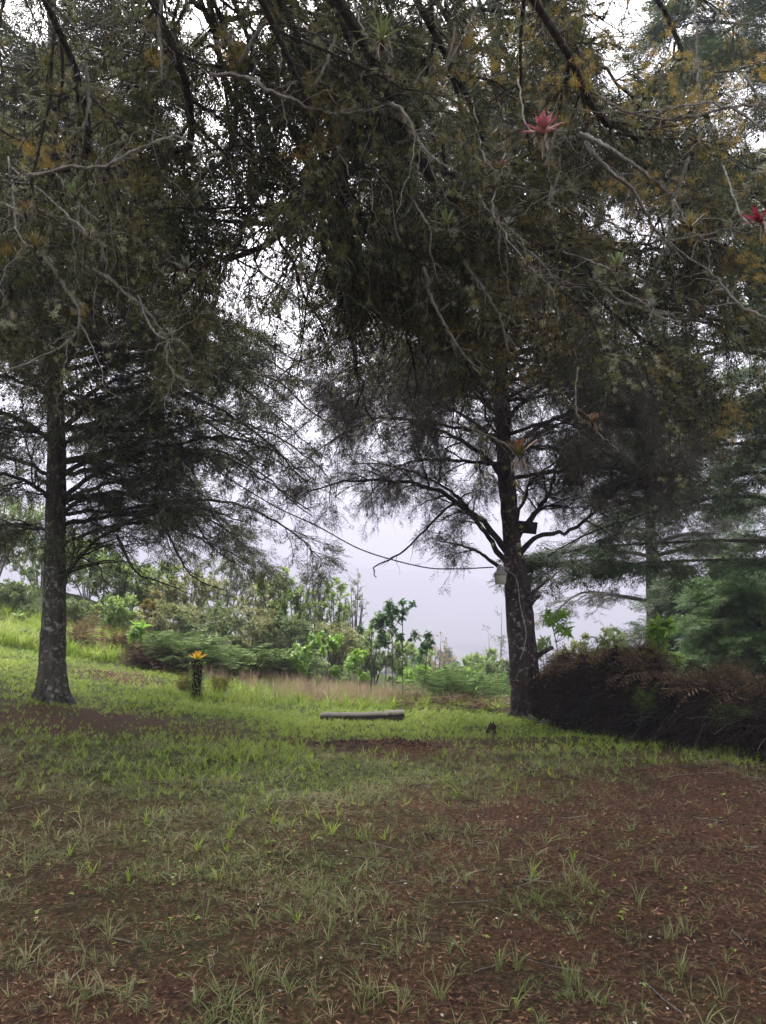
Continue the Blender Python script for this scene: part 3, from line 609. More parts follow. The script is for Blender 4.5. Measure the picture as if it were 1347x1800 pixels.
    # pale bare twigs in front
    tws = [([(690, 180, 3.9), (712, 200, 3.85), (735, 245, 3.8), (765, 280, 3.8), (806, 302, 3.8)], .009),
           ([(50, 310, 4.1), (120, 295, 4.0), (190, 290, 4.0), (240, 265, 4.0), (300, 242, 4.0), (340, 250, 4.0), (360, 275, 4.0), (385, 270, 4.0)], .011),
           ([(370, 130, 4.1), (430, 135, 4.1), (490, 165, 4.1), (550, 190, 4.2), (610, 200, 4.2), (680, 180, 4.3)], .012),
           ([(590, 60, 4.2), (575, 110, 4.2), (550, 150, 4.2), (520, 142, 4.2), (500, 165, 4.2)], .010),
           ([(640, 60, 4.3), (645, 110, 4.3), (635, 140, 4.3), (650, 180, 4.3)], .008),
           ([(720, 20, 4.5), (690, 60, 4.5), (640, 90, 4.5), (660, 40, 4.6)], .006),
           ([(1020, 235, 4.7), (1060, 255, 4.6), (1100, 280, 4.6), (1140, 310, 4.6), (1190, 350, 4.7)], .020),
           ([(1030, 250, 4.7), (1070, 300, 4.6), (1110, 330, 4.7), (1150, 400, 4.9), (1200, 460, 5.1)], .016),
           ([(800, 40, 4.2), (795, 80, 4.2), (782, 125, 4.2), (815, 60, 4.2), (840, 10, 4.3)], .009),
           ([(1345, 230, 4.2), (1250, 180, 4.4), (1180, 190, 4.6), (1100, 200, 4.8), (1000, 190, 5)], .008),
           ([(1347, 180, 4.5), (1260, 195, 4.5), (1170, 210, 4.7), (1090, 190, 4.8), (1040, 160, 4.9)], .009),
           ([(1347, 560, 4.6), (1300, 535, 4.7), (1250, 480, 4.8), (1180, 430, 5)], .010),
           ([(1220, 0, 4.4), (1225, 80, 4.3), (1228, 160, 4.3), (1230, 260, 4.3)], .006),
           ([(860, 380, 5.2), (900, 420, 5.2), (950, 460, 5.3), (1000, 520, 5.4), (1060, 560, 5.6)], .012),
           ([(745, 470, 5.2), (765, 540, 5.2), (800, 600, 5.3), (845, 660, 5.4)], .014),
           ([(815, 460, 5.3), (850, 510, 5.3), (880, 560, 5.4), (895, 620, 5.4)], .014),
           ([(75, 445, 4.3), (110, 500, 4.3), (140, 545, 4.3), (130, 590, 4.3), (80, 625, 4.3), (0, 660, 4.3)], .011),
           ([(135, 460, 4.6), (190, 490, 4.6), (260, 550, 4.7), (290, 590, 4.8), (296, 640, 4.8), (335, 680, 4.8)], .011),
           ([(535, 320, 4.8), (533, 400, 4.8), (530, 460, 4.8), (532, 530, 4.8)], .008),
           ([(150, 110, 4.2), (156, 160, 4.2), (152, 210, 4.2), (130, 240, 4.2)], .012),
           ([(284, 0, 4.1), (280, 50, 4.1), (283, 100, 4.1), (285, 140, 4.1)], .012),
           ([(960, 290, 4.6), (975, 240, 4.5), (990, 225, 4.5)], .010), ([(970, 330, 4.8), (965, 360, 4.8), (985, 300, 4.8)], .010),
           ([(1310, 130, 4.4), (1340, 180, 4.3), (1400, 240, 4.3)], .010), ([(420, 110, 4.3), (470, 40, 4.4), (520, 80, 4.4), (545, 70, 4.5)], .012),
           ([(140, 55, 4.2), (190, 35, 4.2), (215, 15, 4.3)], .008), ([(1210, 280, 4.5), (1190, 340, 4.6), (1170, 450, 4.8)], .010), ([(1040, 480, 5.6), (1080, 520, 5.7), (1160, 550, 5.9), (1240, 560, 6), (1347, 540, 6)], .014),
           ([(700, 250, 4.6), (760, 235, 4.6), (830, 260, 4.7), (900, 300, 4.8)], .008), ([(1020, 360, 5), (1090, 400, 5), (1180, 420, 5), (1300, 400, 5)], .009)]
    lt = MB()
    for a_, b_, Y in BR_POS:
        q = rng.normal(0, 40, 4); tws.append(([(a_ - 70 + q[0], b_ - 75 + q[1], Y + .6), (a_ - 30, b_ - 22 + q[2] * .3, Y + .15), (a_ + 2, b_ + 8, Y + .03), (a_ + 30 + q[3] * .3, b_ + 26 + q[3] * .4, Y + .05)], .006 if Y < 6 else .010))
    for p, r in tws:
        P, Rr = resample(px(p), r, max(.004, r * .45)); S = grow(P[None], Rr[None], 7, .1, 1, (.5, 1.2), (.12, .55), .1, .22, 0, .005, .0025)
        limb_obj(root, P, Rr, M['twig_pale'], S, 'bare_twig', 6, .35, .0055); scatter(lt, P[None], 16, (.012, .03), TUFT, off=.008); scatter(lt, S[0], 2, (.01, .02), TUFT, off=.004)
    lt.build('twig_lichen', M['lichen_grey'], root)['kind'] = 'stuff'
    S = grow(A, B, 2, .2, 1, (.5, 1.4), (.35, 1.1), .05, .28, 0, .005, .0028); kd = dk(S[0][:, 6]); S = (S[0][kd], S[1][kd]); MB().strands(*S, sides=4).build('dead_twigs', M['twig_pale'], root)['kind'] = 'stuff'
    return root
near_tree()

# ------------------------------------------------------------------ lamp, cable, board
M['enamel'] = plain('enamel', [(.19, .19, .175), (.28, .28, .255)], 20, .5, .4)
M['glass_ribbed'] = plain('glass_ribbed', [(.30, .30, .25), (.40, .40, .34)], 30, .35, .5, stretch=(1, 1, .1))
M['wire'] = plain('wire', [(.02, .02, .02), (.05, .045, .045)], 20, .6)
M['wire_pale'] = plain('wire_pale', [(.2, .19, .16), (.32, .3, .26)], 20, .6)
M['wood_dark'] = plain('wood_dark', [(.012, .011, .012), (.04, .035, .035)], 14, .85)
def lamp():
    Y = RT[1][0][1]; c = at(880, 1027, Y - .33); k = (Y - .33) / F
    root = empty('yard_lamp', c, 'small grey yard lamp with a ribbed bowl fixed to the reddish trunk', 'lamp')
    h = MB(); h.lathe(c, [(0, 32 * k), (4.5 * k, 32 * k), (6 * k, 29 * k), (7 * k, 24 * k), (11 * k, 20 * k), (12 * k, 18 * k), (12 * k, 16 * k), (10.5 * k, 16 * k)]); h.build('housing', M['enamel'], root, smooth=True)
    g = MB(); a = []; 
    for z, r in ((16.5, 10.8), (12, 10.6), (6, 10), (1, 9.2), (0, 8), (0, 0)): a.append((r * k, z * k))
    g.lathe(c, a, 28); g.build('glass_bowl', M['glass_ribbed'], root, smooth=True)
    m = MB(); m.lathe(c + (0, 0, 15.4 * k), [(11.2 * k, 0), (11.8 * k, .5 * k), (11.8 * k, 1.6 * k), (11.2 * k, 2 * k)], 28); m.build('rim', M['enamel'], root, smooth=True)
    e = at(893, 1001, Y - .1); m = MB(); m.tube(catmull([c + (0, 0, 27 * k), c + (.05, .05, 28 * k), (c + (0, 0, 30 * k) + e) / 2, e], 10), np.full(10, 3.2 * k), 10); m.build('bracket', M['enamel'], root, smooth=True)
    n = MB(); n.lathe(c + (0, 0, 31 * k), [(0, 4 * k), (2.4 * k, 4 * k), (2.8 * k, 0)], 14); n.build('sensor', M['enamel'], root, smooth=True)
lamp()
def twisted(pts, r, name, mat, label, cat, turns=60, n=240, pair=True):
    P = catmull(pts, n); tg = unit(np.gradient(P, axis=0)); U = unit(np.cross(tg, (0, 0, 1.)) + 1e-6); W = np.cross(tg, U); mb = MB(); a = np.linspace(0, turns * 6.283, n)[:, None]
    for ph in ((0, math.pi) if pair else (0,)):
        q = P + (np.cos(a + ph) * U + np.sin(a + ph) * W) * r * (1.0 if pair else .0); mb.tube(q, np.full(n, r), 5)
    return tag(mb.build(name, mat, None, loc=P[0]), label, cat)
Yr, Yl = RT[1][0][1], LT[1][0][1]
twisted([at(868, 997, Yr - .3), at(800, 1000, Yr - .35), at(740, 996, Yr - .4), at(640, 968, Yr - .5), at(560, 926, Yr - .6), at(480, 888, Yl - .1), at(380, 826, Yl), at(250, 735, Yl), at(103, 620, Yl - .05)], .0065, 'overhead_cable', M['wire'],
        'twisted dark power cable sagging between the two trunks to the yard lamp', 'cable', 90, 420)
twisted([at(891, 1003, Yr - .24), at(905, 1012, Yr - .24), at(911, 1030, Yr - .25), at(914, 1060, Yr - .27), at(921, 1090, Yr - .3), at(925, 1115, Yr - .3), at(921, 1140, Yr - .28), at(914, 1160, Yr - .28)], .007, 'lamp_wire', M['wire_pale'],
        'thin pale wire running from the yard lamp down the reddish trunk', 'wire', 1, 60, False)
def board():
    Y = Yr - .12; c = at(925, 927, Y); root = empty('fork_board', c, 'black weathered boards wedged in the fork above the yard lamp', 'board')
    def rot(a, b): ca, sa, cb, sb = math.cos(a), math.sin(a), math.cos(b), math.sin(b); return np.array([(ca, 0, sa), (sa * sb, cb, -ca * sb), (-sa * cb, sb, ca * cb)])
    MB().box(c, .36, .03, .2, rot(.1, .25)).build('board', M['wood_dark'], root); MB().box(c + (.0, .09, -.06), .30, .2, .025, rot(.12, .1)).build('board', M['wood_dark'], root)
board()

# ------------------------------------------------------------------ things on the lawn
M['log'] = plain('log', [(.009, .008, .006), (.028, .026, .018), (.07, .066, .05)], 5, .9, .1, stretch=(.35, 3, 6), bmp=.8)
M['log_top'] = plain('log_top', [(.045, .043, .031), (.13, .12, .095)], 5, .9, .1, stretch=(.4, 4, 6), bmp=.5)
M['stump'] = plain('stump', [(.008, .006, .005), (.05, .026, .018)], 18, .95, .05, bmp=.8)
def log_bench():
    a, b = ground_hit(563, 1270), ground_hit(709, 1266); b = b.copy(); b[1] = a[1] + .12; b[0] = at(709, 1266, b[1])[0]; b[2] = float(hgt(b[0], b[1]))
    root = empty('log_bench', (a + b) / 2, 'long weathered squared log lying as a low seat at the far lawn edge', 'bench')
    L = np.linalg.norm(b - a); X = (b - a) / L; X[2] *= .6; Yv = unit(np.cross((0, 0, 1.), X)); n = 40; mb, mt = MB(), MB(); V = []
    for k in range(n):
        t = k / (n - 1); c = a + X * L * t + (0, 0, -.02); hh = .125 + .015 * vnoise(t * 9, 0, 1) + (.02 if t > .8 else 0); d = .15 + .02 * vnoise(t * 7, 3, 1) + (.03 if t > .82 else 0); lo = .0 + .035 * max(0, vnoise(t * 11, 5, 1) - .4)
        for y, z in ((-d, lo), (-d * 1.04, hh * .35), (-d * .96, hh * .5), (-d * 1.03, hh * .8), (-d * .9, hh), (d * .9, hh * 1.02), (d, hh * .5), (d, 0)): V.append(c + Yv * (y + rng.normal(0, .004)) + (0, 0, z + rng.normal(0, .003)))
    i, j = np.meshgrid(np.arange(n - 1), np.arange(8), indexing='ij'); j2 = (j + 1) % 8
    q = np.stack([i * 8 + j, (i + 1) * 8 + j, (i + 1) * 8 + j2, i * 8 + j2], -1).reshape(-1, 4); ends = [(0, 1, 2, 3), (0, 3, 4, 5), (0, 5, 6, 7)]; off = (n - 1) * 8
    mb.add(V, None, np.vstack([q, np.array(ends), np.array(ends)[:, ::-1] + off])); mb.build('log', M['log'], root)
    V = np.array(V).reshape(n, 8, 3); T = []
    for k in range(n): T += [V[k, 4] + (0, 0, .004) - Yv * .012, V[k, 4] + (0, 0, .022), V[k, 5] + (0, 0, .022), V[k, 5] + (0, 0, .002)]
    i, j = np.meshgrid(np.arange(n - 1), np.arange(3), indexing='ij'); mt.add(T, None, np.vstack([np.stack([i * 4 + j, (i + 1) * 4 + j, (i + 1) * 4 + j + 1, i * 4 + j + 1], -1).reshape(-1, 4), [(3, 2, 1, 0), ((n - 1) * 4, (n - 1) * 4 + 1, (n - 1) * 4 + 2, (n - 1) * 4 + 3)]])); mt.build('top_slab', M['log_top'], root)
log_bench()
def small_stump():
    p = ground_hit(865, 1288); root = empty('tree_stump', p, 'small charred stump standing alone in the grass before the lamp tree', 'stump')
    mb = MB(); P = np.array([p + (0, 0, -.05), p + (0, 0, .03), p + (.005, 0, .07), p + (.01, 0, .105)]); mb.tube(P, [.075, .065, .055, .052], 11, lump=.35); mb.build('stump', M['stump'], root)
    mb = MB()
    for k in range(5): a = rng.uniform(0, 6.28); q = p + (.035 * math.cos(a), .035 * math.sin(a), .1); mb.tube(np.array([q, q + (.003, 0, .018), q + (.008, 0, .03 + .02 * rng.random())]), [.014, .01, .004], 5)
    mb.build('splinters', M['stump'], root)
small_stump()

# ------------------------------------------------------------------ bromeliads
def brom_mat(name, base, mid, tip):
    m, n, b = mat_base(name, .45, .35); t = n.nodes.new('ShaderNodeAttribute'); t.attribute_name = 'along'
    f = noise(n, 30, 3); ad = n.nodes.new('ShaderNodeMath'); ad.operation = 'MULTIPLY_ADD'; ad.inputs[1].default_value = .3; n.links.new(f, ad.inputs[0]); n.links.new(t.outputs['Fac'], ad.inputs[2])
    c = ramp(n, ad.outputs[0], [(.15, base), (.6, mid), (1.05, tip)]); n.links.new(c, b.inputs['Base Color'])
    tr = n.nodes.new('ShaderNodeBsdfTranslucent'); n.links.new(c, tr.inputs[0]); mx = n.nodes.new('ShaderNodeMixShader'); mx.inputs[0].default_value = .3
    n.links.new(b.outputs[0], mx.inputs[1]); n.links.new(tr.outputs[0], mx.inputs[2]); n.links.new(mx.outputs[0], n.nodes['Material Output'].inputs[0]); return m
M['br_red'] = brom_mat('br_red', (.30, .24, .15), (.40, .16, .15), (.36, .11, .13))
M['br_crimson'] = brom_mat('br_crimson', (.16, .06, .04), (.26, .03, .045), (.2, .02, .035))
M['br_olive'] = brom_mat('br_olive', (.12, .17, .05), (.19, .15, .06), (.24, .10, .07))
M['br_rust'] = brom_mat('br_rust', (.14, .12, .05), (.22, .14, .075), (.23, .12, .085))
M['br_green'] = brom_mat('br_green', (.22, .24, .08), (.20, .25, .09), (.14, .21, .08))
M['br_silver'] = brom_mat('br_silver', (.2, .22, .16), (.26, .29, .22), (.2, .25, .18))
M['br_yellow'] = brom_mat('br_yellow', (.26, .34, .05), (.70, .50, .04), (.70, .36, .02))
M['br_gold'] = brom_mat('br_gold', (.26, .2, .06), (.22, .17, .06), (.15, .17, .06))
M['dry_leaf'] = plain('dry_leaf', [(.14, .11, .08), (.34, .29, .23)], 12, .85)
def ribbon(mb, al, p, d, up, L, W, curl, n=7, fold=.25, pw=.7):
    d = unit(np.asarray(d, float)); s = unit(np.cross(d, up)); u = np.cross(s, d); V = []
    for k in range(n):
        t = k / (n - 1); c = p + d * L * t * (1 - .15 * curl * t) + u * (L * .25 * t) - np.array((0, 0, 1.)) * L * curl * t * t
        w_ = W * (1 - t ** (1 / pw * 2)) * (.75 + .25 * math.sin(min(1, t * 2) * 1.57)) + .0008
        V += [c - s * w_ + u * w_ * fold * 2, c, c + s * w_ + u * w_ * fold * 2]; al += [t, t, t]
    q = []
    for k in range(n - 1):
        a = 3 * k; q += [(a, a + 1, a + 4, a + 3), (a + 1, a + 2, a + 5, a + 4)]
    mb.add(V, None, q)
def bromeliad(pos, label, mat, size, n, W, axis=(0, -.3, 1), spread=(.3, 1.25), curl=.25, roots=0, core=True, group='bromeliads perched in the boughs', name='bromeliad', cat='bromeliad'):
    root = empty(name, pos, label, cat, group); ax = unit(np.array(axis, float)); e1 = unit(np.cross(ax, (.3, .9, .1))); e2 = np.cross(ax, e1); mb, al = MB(), []
    for k in range(n):
        a = k * 2.39996 + rng.uniform(-.25, .25); f = (k + .5) / n; th = spread[0] + (spread[1] - spread[0]) * f + rng.normal(0, .08)
        d = ax * math.cos(th) + (e1 * math.cos(a) + e2 * math.sin(a)) * math.sin(th); ribbon(mb, al, np.array(pos) + d * size * .02, d, ax, size * rng.uniform(.75, 1.1) * (.7 + .3 * f), W, curl)
    mb.build('leaf_rosette', mat, root, smooth=True, attr={'along': al})
    if roots:
        r = MB(); al2 = []
        for k in range(roots):
            d = np.array((rng.normal(0, .25), rng.normal(0, .2), -1)); ribbon(r, al2, np.array(pos) + rng.normal(0, .02, 3), d, (0, -1, .1), size * rng.uniform(.35, .75), W * .28, .05, 6)
        r.build('dead_leaves', M['dry_leaf'], root)
    if core:
        r = MB(); P = np.array([pos - ax * size * .22, pos - ax * size * .1, pos]); r.tube(P, np.array([.03, .06, .035]) * size * 1.1, 8, lump=.3); r.build('root_ball', M['stump'], root)
BR = [(955, 238, 4.45, 'br_red', .21, 16, .034, (-.15, -.5, .85), (.35, 1.6), .12, 6, 'rose-red broad-leaved bromeliad with dead leaves hanging beneath, high in the mossy boughs'),
      (1338, 392, 4.6, 'br_crimson', .17, 12, .018, (-.6, -.5, .4), (.2, 1.2), .1, 3, 'crimson spiky bromeliad cut by the right edge, in the mossy boughs'),
      (912, 803, 8.2, 'br_olive', .34, 14, .035, (.1, -.35, 1), (.15, 1.1), .12, 7, 'large olive bromeliad with reddish tips directly above the lamp tree trunk'),
      (1042, 745, 8.0, 'br_rust', .2, 11, .026, (0, -.4, 1), (.2, 1.2), .1, 3, 'rust-pink bromeliad right of the large olive one on a hanging bough'),
      (672, 72, 4.4, 'br_green', .27, 22, .0075, (0, -.3, 1), (.2, 1.6), .35, 4, 'big wiry green airplant with arching leaves at the very top'),
      (328, 474, 6.3, 'br_silver', .2, 11, .014, (0, -.7, .5), (.3, 1.5), .15, 0, 'silver-green star-shaped airplant under the dark level bough'),
      (158, 408, 4.6, 'br_green', .1, 16, .006, (.1, -.5, 1), (.3, 1.5), .15, 3, 'small yellow-green airplant with a root tuft on the mossy branch'),
      (62, 432, 4.5, 'br_gold', .17, 22, .006, (0, -.3, 1), (.2, 1.5), .25, 0, 'orange-hearted grassy airplant beside the left picture edge'),
      (785, 395, 5.0, 'br_green', .17, 12, .009, (-.1, -.6, .8), (.2, 1.4), .1, 0, 'leafy green airplant in the middle of the dark tangle'),
      (880, 298, 4.9, 'br_olive', .11, 18, .0045, (.2, -.4, 1), (.2, 1.4), .15, 0, 'tuft of olive airplant just below the rose-red bromeliad'),
      (1085, 470, 5.4, 'br_green', .16, 9, .014, (0, -.5, 1), (.2, 1.0), .1, 0, 'upright fresh green bromeliad on the long right-hand bough'),
      (928, 462, 5.3, 'br_gold', .11, 16, .006, (0, -.5, 1), (.3, 1.5), .15, 0, 'small golden-green airplant above the long right-hand bough'),
      (1215, 398, 5.0, 'br_gold', .17, 14, .007, (-.3, -.5, 1), (.2, 1.3), .1, 0, 'yellowing airplant among golden moss at the right'),
      (895, 395, 5.1, 'br_silver', .09, 10, .007, (0, -.5, 1), (.3, 1.4), .1, 0, 'little pale airplant on the bough under the rose-red bromeliad'),
      (490, 552, 6.6, 'br_green', .24, 14, .011, (-.3, -.5, .9), (.2, 1.5), .2, 0, 'dark green airplant against the bright gap beneath the boughs'),
      (395, 68, 4.5, 'br_gold', .1, 16, .005, (-.3, -.3, 1), (.2, 1.4), .2, 0, 'tiny golden airplant on a moss cushion at the top'),
      (240, 36, 4.8, 'br_green', .12, 7, .010, (.3, -.5, 1), (.2, 1.1), .1, 0, 'small leafy airplant in the shadow at the upper left corner'),
      (132, 345, 5.4, 'br_green', .2, 9, .012, (-.2, -.5, .9), (.3, 1.4), .15, 0, 'broad-leaved airplant half hidden in the left boughs'),
      (300, 590, 4.9, 'br_silver', .1, 10, .006, (0, -.5, 1), (.3, 1.5), .15, 2, 'airplant sitting at the bend of a thin hanging twig'),
      (45, 375, 4.9, 'br_olive', .17, 18, .005, (0, -.3, 1), (.3, 1.6), .25, 0, 'dull olive airplant at the far left of the boughs'),
      (1145, 540, 6.2, 'br_silver', .14, 12, .009, (0, -.5, 1), (.3, 1.4), .15, 0, 'grey airplant low on the long right-hand bough')]
for k_, (a, b_, Y, m_, sz, n_, W_, ax, sp, cu, ro, lb) in enumerate(BR):
    Y2 = BR_POS[k_][2]; f_ = Y2 / Y * 1.05; bromeliad(at(a, b_, Y2), lb, M[m_], sz * f_ * .88, n_, W_ * f_ * .88, ax, sp, cu, ro)

# ------------------------------------------------------------------ fern-clad post
M['fern_dark'] = leaf_mat('fern_dark', [(.05, .10, .02), (.11, .19, .035), (.18, .27, .06)], .25)
def post():
    p = ground_hit(345, 1227); Y = p[1]; root = empty('stump_planter', p, 'slim old stump clad in small green leaves at the slope foot', 'stump'); h = at(345, 1163, Y)[2] - p[2]
    mb = MB(); mb.tube(np.array([p + (0, 0, -.05), p + (0, 0, h * .3), p + (.01, 0, h * .7), p + (0, 0, h)]), [.075, .075, .085, .1], 12, lump=.25); mb.build('stump_wood', M['stump'], root)
    n = 420; z = rng.random(n); a = rng.uniform(0, 6.28, n); r = .08 + .03 * z; q = p + np.stack([r * np.cos(a), r * np.sin(a), z * h * .97 + .02], 1); d = unit(np.stack([np.cos(a), np.sin(a), rng.uniform(-.9, .3, n)], 1))
    MB().inst(LEAF_WIDE, q, d, unit(rng.normal(0, .4, (n, 3)) + (0, 0, 1)), rng.uniform(.035, .075, n)).build('leaf_cover', M['fern_dark'], root)
    bromeliad(p + (0, 0, h + .02), 'yellow-orange bromeliad growing on top of the leaf-clad stump', M['br_yellow'], .24, 22, .026, (0, 0, 1), (.25, 1.35), .1, 0, False, None)
post()

# ------------------------------------------------------------------ ferns
def fern_frond(mb, p, d, L, curl, r=rng, np_=15, wid=.34, jag=True):
    d = unit(np.asarray(d, float)); n = np_ + 2; t = np.linspace(0, 1, n); C = p + d * (L * t)[:, None] - np.array((0, 0, 1.)) * (L * curl * t ** 2.2)[:, None]
    mb.tube(C, np.linspace(.006, .0015, n) * L, 3, cap=False); tg = unit(np.gradient(C, axis=0)); s = unit(np.cross(tg, (0, 0, 1.)) + 1e-6); u = np.cross(s, tg)
    B, T, W = [], [], []
    for k in range(2, n):
        for sd in (-1, 1):
            ln = L * wid * math.sin(min(1, (1 - t[k]) * 1.25 + .06) * 1.5) * r.uniform(.85, 1.1); dd = unit(tg[k] * .45 + s[k] * sd - np.array((0, 0, .18)) + u[k] * r.normal(0, .1))
            b = C[k]; e = b + dd * ln
            if jag:
                m = 5; B.append(b); T.append(e); W.append(L * .006)
                for j in range(m):
                    f = (j + .3) / m; c = b + dd * ln * f; w_ = ln * .26 * (1 - f * .75)
                    for s2 in (-1, 1): B.append(c); T.append(c + unit(tg[k] * s2 + dd * .5) * w_); W.append(L * .013)
            else:
                B.append(b); T.append(e); W.append(L * .02)
    B, T = np.array(B), np.array(T); v, _, q = tri_blades(B, T, W, np.tile(u.mean(0), (len(B), 1)) + r.normal(0, .15, (len(B), 3))); mb.add(v, None, q)
M['fern_green'] = leaf_mat('fern_green', [(.04, .075, .022), (.08, .13, .04), (.13, .18, .065)], .25, .95, .04)
M['fern_olive'] = leaf_mat('fern_olive', [(.07, .085, .02), (.15, .15, .04), (.2, .16, .06)], .25, .95, .04)
M['fern_brown'] = leaf_mat('fern_brown', [(.03, .018, .012), (.075, .042, .028), (.16, .10, .065)], .15, .95, .04)
M['fern_rust'] = leaf_mat('fern_rust', [(.06, .045, .022), (.12, .085, .045), (.19, .145, .08)], .2, .95, .04)
M['fern_dead'] = leaf_mat('fern_dead', [(.018, .011, .008), (.05, .03, .02), (.12, .075, .05)], .1, .95, .04)
M['fern_grey'] = leaf_mat('fern_grey', [(.04, .07, .022), (.085, .125, .04), (.14, .175, .07)], .2, .95, .04)
def fern_proto(name, label, cat, group, mat, n, L, droop, rise, extra=None):
    """two kinds of fronds per crown; each crown is one thing: fronds + a dead skirt"""
    root = empty(name, (0, 0, 0), label, cat, group); mb = MB()
    for k in range(n):
        a = k * 2.4 + rng.uniform(-.4, .4); e = rng.uniform(*rise); d = (math.cos(a) * math.cos(e), math.sin(a) * math.cos(e), math.sin(e)); fern_frond(mb, np.array((0, 0, .02)), d, L * rng.uniform(.7, 1.25), droop * rng.uniform(.6, 1.3), np_=14, wid=.34, jag=False)
    mb.build('fronds', mat, root)
    if extra:
        m2 = MB()
        for k in range(extra[1]): a = rng.uniform(0, 6.28); fern_frond(m2, np.array((0, 0, .02)), (math.cos(a), math.sin(a), .5), L * .7, .5, np_=9, jag=False)
        m2.build('dead_fronds', M[extra[0]], root)
    return root
def ground_at(pxx, Y):
    z = 0.0; x = (pxx - 673.5) / F * Y
    for _ in range(3):
        q = at(pxx, 1100, Y); x = q[0]
    return np.array((x, Y, float(hgt(x, Y))))
def scatter_ferns(proto, spots, sc=(.8, 1.2), base=None):
    for k, (a, Y, dz) in enumerate(spots):
        p = ground_at(a, Y) + (0, 0, dz); s_ = rng.uniform(*sc)
        if k == 0: proto.location = tuple(map(float, p)); proto.scale = (s_,) * 3; proto.rotation_euler = (0, 0, rng.uniform(0, 6.28))
        else: copy_tree(proto, p, rng.uniform(0, 6.28), s_)
g_ = 'bracken ferns at the edge of the clearing'
f1 = fern_proto('bracken_fern', 'green bracken fern in the bank behind the leaf-clad stump', 'fern', 'green bracken bank behind the leaf-clad stump', M['fern_grey'], 8, 1.05, .45, (.35, 1.2), ('fern_brown', 3))
scatter_ferns(f1, [(rng.uniform(270, 540), rng.uniform(16.8, 19.5), rng.uniform(-.05, .25)) for _ in range(40)])
f2 = fern_proto('bracken_fern', 'rusty dying bracken on the bank right of the left trunk', 'fern', 'rusty bracken right of the left trunk', M['fern_rust'], 8, .75, .35, (.6, 1.35), ('fern_olive', 5))
scatter_ferns(f2, [(rng.uniform(125, 225), rng.uniform(17.3, 19), rng.uniform(0, .2)) for _ in range(9)])
f3 = fern_proto('bracken_fern', 'brown withered bracken at the foot of the green fern bank', 'fern', 'withered bracken below the green bank', M['fern_dead'], 7, .55, .5, (.3, 1.2), ('fern_olive', 4))
scatter_ferns(f3, [(rng.uniform(230, 340), rng.uniform(16.2, 17), 0) for _ in range(9)])
f4 = fern_proto('bracken_fern', 'dark brown collapsed bracken between the log bench and the lamp tree', 'fern', 'collapsed bracken beside the log bench', M['fern_dead'], 8, .55, .6, (.1, 1.1), ('fern_green', 2))
scatter_ferns(f4, [(rng.uniform(690, 890), rng.uniform(13.5, 15.4), rng.uniform(-.03, .02)) for _ in range(20)], (.6, 1.3))
f5 = fern_proto('bracken_fern', 'green bracken growing behind the brown bracken left of the lamp tree', 'fern', 'green bracken left of the lamp tree', M['fern_green'], 8, 1.0, .35, (.5, 1.3), ('fern_brown', 3))
scatter_ferns(f5, [(rng.uniform(740, 890), rng.uniform(15.2, 17.5), rng.uniform(0, .15)) for _ in range(16)], (.7, 1.3))
f6 = fern_proto('bracken_fern', 'feathery bright green fern right of the leaf-clad stump', 'fern', None, M['fern_olive'], 16, .5, .3, (.7, 1.4)); scatter_ferns(f6, [(390, 14.6, 0)], (1, 1))
f7 = fern_proto('bracken_fern', 'feathery bright green fern just behind the leaf-clad stump', 'fern', None, M['fern_olive'], 16, .5, .3, (.7, 1.4)); scatter_ferns(f7, [(331, 14.5, 0)], (1, 1))
f8 = fern_proto('bracken_fern', 'grey-green fern on the grass edge left of the left trunk', 'fern', 'ferns left of the left trunk', M['fern_grey'], 9, .6, .6, (.4, 1.1)); scatter_ferns(f8, [(25, 17.6, 0), (48, 18, 0), (-10, 18, 0)], (.8, 1.1))

